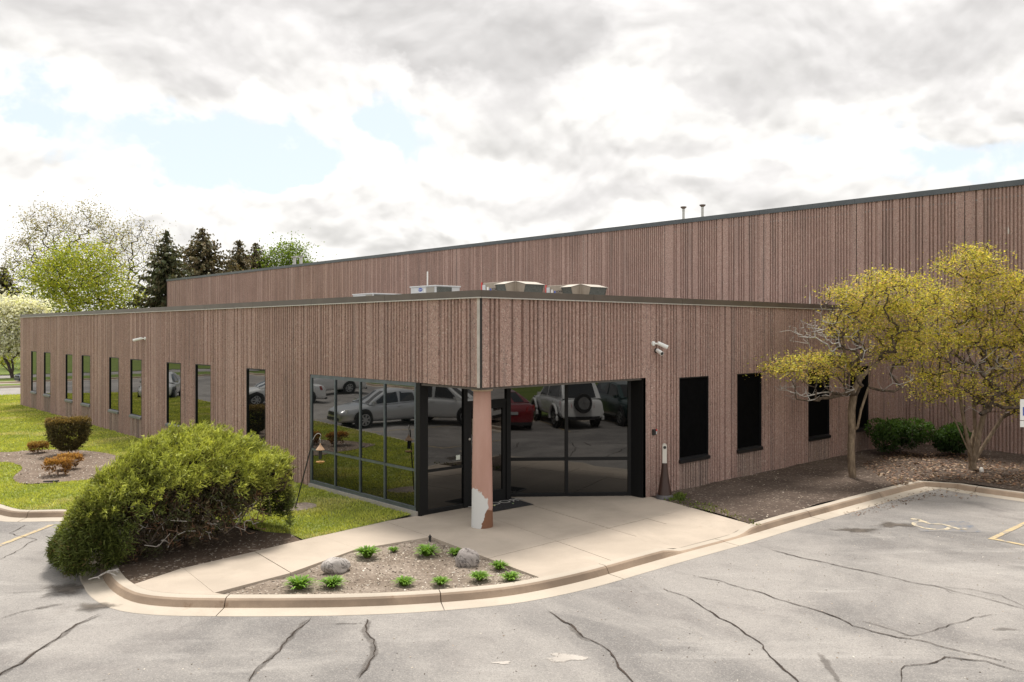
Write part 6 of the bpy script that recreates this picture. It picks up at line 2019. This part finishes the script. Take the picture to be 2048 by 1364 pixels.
def car(kind, colr, pos, head, label, name='parked_car', spoiler=False, spare=False, flares=False, zg=ZP, rack=False):
    S = CARS[kind]
    w0 = S['w']
    t = thing(name, (pos[0], pos[1], zg), label, 'car', 'cars parked in the lot')
    t.rotation_euler = (0, 0, head)
    pm = colr
    def put(m, nm, mat_, par=None, sm=False, sub=0):
        # geometry is written in car space, parented straight to the empty
        me = bpy.data.meshes.new(nm)
        me.from_pydata(m.v, [], m.f)
        for x in (mat_ if isinstance(mat_, list) else [mat_]): me.materials.append(x)
        me.polygons.foreach_set('material_index', m.m)
        if sm: me.polygons.foreach_set('use_smooth', [True] * len(m.f))
        me.update()
        o = bpy.data.objects.new(nm, me); COL.objects.link(o); o.parent = par or t; ORG[o.name] = Vector((0, 0, 0))
        if sub:
            md = o.modifiers.new('round', 'SUBSURF'); md.levels = 1; md.render_levels = sub
        return o
    # lower body
    m = MB(); rings = []
    for x, h, k in S['body']:
        w = w0 * k; g = S['gc']
        half = [(0, g), (w * .80, g), (w * .97, g + .10), (w, g + (h - g) * .45), (w * .985, h - .12), (w * .90, h - .015), (w * .5, h + .015), (0, h + .02)]
        ring_ = [(x, y, z) for y, z in half] + [(x, -y, z) for y, z in reversed(half[1:-1])]
        rings.append(ring_)
    n = len(rings[0])
    for r_ in rings: m.v += r_
    for i in range(len(rings) - 1):
        for k in range(n):
            m.f.append((i * n + k, i * n + (k + 1) % n, (i + 1) * n + (k + 1) % n, (i + 1) * n + k)); m.m.append(0)
    m.f.append(tuple(range(n - 1, -1, -1))); m.m.append(0)
    m.f.append(tuple((len(rings) - 1) * n + k for k in range(n))); m.m.append(0)
    body = put(m, 'body', pm, None, True, 2)
    # cabin and its panes
    cab = S['cab']
    m = MB(); rg_ = []
    zb = [cab[0][1], None, None, None, cab[-1][1]]
    belt = lambda x: np.interp(x, [cab[-1][0], cab[0][0]], [cab[-1][1], cab[0][1]]) - .02
    wb = lambda x: w0 * .90
    tops = [(cab[i][0], cab[i][1], w0 * cab[i][2]) for i in range(5)]
    # top skin
    ring2 = []
    for x, z, w in tops:
        ring2.append([(x, w, z - (.06 if z > cab[0][1] + .1 else 0)), (x, w * .86, z), (x, 0, z + .02), (x, -w * .86, z), (x, -w, z - (.06 if z > cab[0][1] + .1 else 0))])
    for r_ in ring2: m.v += r_
    for i in range(4):
        for k in range(4):
            m.f.append((i * 5 + k, i * 5 + k + 1, (i + 1) * 5 + k + 1, (i + 1) * 5 + k)); m.m.append(0)
    b = len(m.v)
    for sgn, kk in ((1, 0), (-1, 4)):
        for i in range(5):
            x = tops[i][0]; m.v.append((x, sgn * w0 * .90, belt(x) - .03))
    for s_, (kk, o_) in enumerate(((0, 0), (4, 5))):
        for i in range(4):
            q = (i * 5 + kk, (i + 1) * 5 + kk, b + o_ + i + 1, b + o_ + i)
            m.f.append(q if s_ == 0 else tuple(reversed(q))); m.m.append(0)
    cabo = put(m, 'cabin', pm, None, False)
    def inset(pts, k, off):
        P = [Vector(p) for p in pts]
        c = sum(P, Vector()) / len(P)
        nn = (P[1] - P[0]).cross(P[2] - P[0]).normalized()
        if nn.dot(c - Vector((-.4, 0, .9))) < 0: nn = -nn
        return [c + (p - c) * k + nn * off for p in P]
    def pane(pts, k=.9, off=.012):
        q = inset(pts, k, off)
        mm = MB(); mm.poly(q)
        put(mm, 'window', M['car_glass'], t)
    R_ = ring2
    pane([R_[0][1], R_[0][3], R_[1][3], R_[1][1]], .93); pane([R_[3][1], R_[3][3], R_[4][3], R_[4][1]], .90)
    for sgn, kk in ((1, 0), (-1, 4)):
        def bel(x): return Vector((x, sgn * w0 * .90, belt(x) + .02))
        x0, x1, x2 = tops[0][0], tops[2][0], tops[4][0]
        A = [Vector(R_[i][kk]) for i in range(5)]
        pane([bel(x0 - .18), bel(-.12), A[2] + Vector((.24, 0, -.02)), A[1] + Vector((-.02, 0, -.02))], .95)
        pane([bel(-.18), bel(tops[3][0] + .0), A[3] + Vector((.0, 0, -.03)), A[2] + Vector((.12, 0, -.02))], .94)
        if kind != 'sedan':
            pane([bel(tops[3][0] - .05), bel(x2 + .12), A[4].lerp(A[3], .75) + Vector((.02, 0, -.02)), A[3] + Vector((-.05, 0, -.03))], .86)
        else:
            pane([bel(tops[3][0] - .04), bel(x2 + .2), A[4].lerp(A[3], .70), A[3] + Vector((-.04, 0, -.03))], .80)
        mm = MB(); mm.box((x0 - .32, sgn * (w0 * .93), belt(x0) + .01), (x0 - .18, sgn * (w0 * 1.10), belt(x0) + .13)); put(mm, 'mirror', pm)
        for hx in (-.08, -1.0):
            mm = MB(); mm.box((hx, sgn * w0 * .975, S['body'][4][1] - .16), (hx - .16, sgn * w0 * 1.005, S['body'][4][1] - .125)); put(mm, 'handle', pm)
    # wheels
    wr = S['wr']
    for ax_ in S['ax']:
        for sgn in (1, -1):
            y0 = sgn * (w0 - .18)
            mm = MB(); mm.lathe([(wr + .07, -.02), (wr + .07, .0)], (ax_, sgn * w0 * 1.0, wr + .02), 24, axis='Y')
            put(mm, 'wheel_arch', M['trim'])
            mm = MB(); mm.lathe([(wr * .62, -.10), (wr * .95, -.11), (wr, -.07), (wr, .07), (wr * .95, .11), (wr * .62, .10)], (ax_, sgn * (w0 - .08), wr), 28, axis='Y')
            wh = put(mm, 'wheel', M['tyre'])
            mm = MB(); mm.lathe([(wr * .64, -.012), (wr * .66, .012)], (ax_, sgn * (w0 + .022), wr), 24, axis='Y'); put(mm, 'hub_well', M['trim'], wh)
            mm = MB()
            for s in range(7):
                a = 2 * math.pi * s / 7
                mm.bar((ax_, sgn * (w0 + .04), wr), (ax_ + math.cos(a) * wr * .62, sgn * (w0 + .04), wr + math.sin(a) * wr * .62), .055, .02, up=(0, 1, 0))
            mm.lathe([(wr * .14, -.01), (wr * .14, .015)], (ax_, sgn * (w0 + .045), wr), 12, axis='Y')
            for q in range(24):
                a, b2 = 2 * math.pi * q / 24, 2 * math.pi * (q + 1) / 24
                mm.bar((ax_ + math.cos(a) * wr * .63, sgn * (w0 + .035), wr + math.sin(a) * wr * .63), (ax_ + math.cos(b2) * wr * .63, sgn * (w0 + .035), wr + math.sin(b2) * wr * .63), .03, .03, up=(0, 1, 0))
            put(mm, 'rim', M['rim'], wh)
            if flares:
                mm = MB()
                arc_ = [(ax_ + math.cos(a) * (wr + .10), sgn * (w0 + .05), wr + .03 + math.sin(a) * (wr + .10)) for a in np.linspace(-.2, math.pi + .2, 14)]
                mm.tube(arc_, .055, 7); put(mm, 'fender_flare', M['trim'] if flares == 1 else pm)
    # front and rear
    fx, rx = S['body'][0][0], S['body'][-1][0]
    hF, hR = S['body'][1][1], S['body'][-2][1]
    for sgn in (1, -1):
        mm = MB(); mm.hexa([(fx - .02, sgn * w0 * .45, hF - .17), (fx - .28, sgn * w0 * .90, hF - .12), (fx - .34, sgn * w0 * .88, hF - .12), (fx - .1, sgn * w0 * .45, hF - .17), (fx - .04, sgn * w0 * .48, hF - .05), (fx - .34, sgn * w0 * .92, hF + .03), (fx - .38, sgn * w0 * .88, hF + .03), (fx - .12, sgn * w0 * .48, hF - .05)])
        put(mm, 'headlight', M['lamp_clear'])
        mm = MB(); mm.hexa([(rx + .0, sgn * w0 * .52, hR - .22), (rx + .24, sgn * w0 * .96, hR - .20), (rx + .30, sgn * w0 * .90, hR - .20), (rx + .1, sgn * w0 * .52, hR - .22), (rx + .04, sgn * w0 * .55, hR - .04), (rx + .28, sgn * w0 * .95, hR + .0), (rx + .34, sgn * w0 * .90, hR + .0), (rx + .14, sgn * w0 * .55, hR - .04)])
        put(mm, 'tail_light', M['lamp_red'])
    mm = MB(); mm.box((fx - .05, -w0 * .42, hF - .22), (fx + .015, w0 * .42, hF - .09)); mm.box((fx - .05, -w0 * .6, S['gc'] + .08), (fx + .02, w0 * .6, S['gc'] + .20)); put(mm, 'grille', M['trim'])
    mm = MB(); mm.box((rx - .02, -.16, hR - .30), (rx + .06, .16, hR - .19)); put(mm, 'number_plate', M['plate'])
    mm = MB(); mm.box((rx - .03, -w0 * .78, S['gc'] + .02), (rx + .1, w0 * .78, S['gc'] + .13)); put(mm, 'bumper', M['trim'])
    if spoiler:
        mm = MB()
        for sgn in (1, -1): mm.box((-1.98, sgn * .55, 1.0), (-2.08, sgn * .58, 1.17))
        mm.hexa([(-1.90, -.72, 1.15), (-2.22, -.72, 1.20), (-2.22, .72, 1.20), (-1.90, .72, 1.15), (-1.90, -.72, 1.18), (-2.22, -.72, 1.23), (-2.22, .72, 1.23), (-1.90, .72, 1.18)])
        put(mm, 'spoiler', pm)
    if kind == 'suv':
        mm = MB(); mm.hexa([(-1.40, -.60, 1.64), (-1.78, -.60, 1.60), (-1.78, .60, 1.60), (-1.40, .60, 1.64), (-1.40, -.60, 1.68), (-1.80, -.60, 1.64), (-1.80, .60, 1.64), (-1.40, .60, 1.68)]); put(mm, 'roof_spoiler', pm)
    if spare:
        mm = MB(); mm.lathe([(.20, -.10), (.36, -.11), (.38, -.06), (.38, .06), (.36, .11), (.20, .10)], (rx - .12, -.05, 1.02), 26, axis='X'); sw = put(mm, 'spare_wheel', M['tyre'])
        mm = MB()
        for s in range(5):
            a = 2 * math.pi * s / 5 + .3
            mm.bar((rx - .24, -.05, 1.02), (rx - .24, -.05 + math.cos(a) * .25, 1.02 + math.sin(a) * .25), .09, .03, up=(1, 0, 0))
        mm.lathe([(.25, -.02), (.25, .0)], (rx - .21, -.05, 1.02), 20, axis='X'); put(mm, 'rim', M['rim'], sw)
    return t
PT = dict(silver=paint('silver_car_paint', (.50, .51, .52), .55), white=paint('white_car_paint', (.74, .74, .73), 0), red=paint('dark_red_car_paint', (.20, .012, .018), .2), green=paint('dark_green_car_paint', (.012, .045, .045), .3),
          grayw=paint('pale_silver_car_paint', (.60, .60, .59), .35), navy=paint('navy_car_paint', (.015, .02, .045), .3))
car('sedan', PT['silver'], (-9.5, 17.1), R(10), 'silver sedan with a rear spoiler, mirrored in the eight pane glazing', spoiler=True)
car('sedan', PT['white'], (-10.6, 28.6), R(12), 'white sedan mirrored in the window nearest the glazing')
car('suv', PT['white'], (-15.8, 33.0), R(14), 'white crossover parked behind the mirrored white sedan')
car('sedan', PT['grayw'], (-7.6, 36.6), R(-60), 'pale silver sedan mirrored in two windows of the long wall')
car('suv', PT['white'], (11.6, -12.0), R(65), 'white crossover mirrored in the panes of the door bay')
HD = math.atan2(-.62, -.79)
car('sedan', PT['red'], (-6.9, -10.2), HD, 'dark red sedan mirrored at the column edge of the angled glazing')
car('boxy', PT['white'], (-4.95, -12.1), HD, 'white boxy off road vehicle with a spare wheel on its back', spare=True, flares=2)
car('suv', PT['green'], (-3.2, -14.2), HD + math.pi, 'dark green sport utility vehicle mirrored beside the dark jamb')
np_ = G(33, 769, ZP)
car('sedan', PT['navy'], (np_[0] + 2.4, np_[1] + .6), R(184), 'dark navy car just showing past the far corner of the long wall')
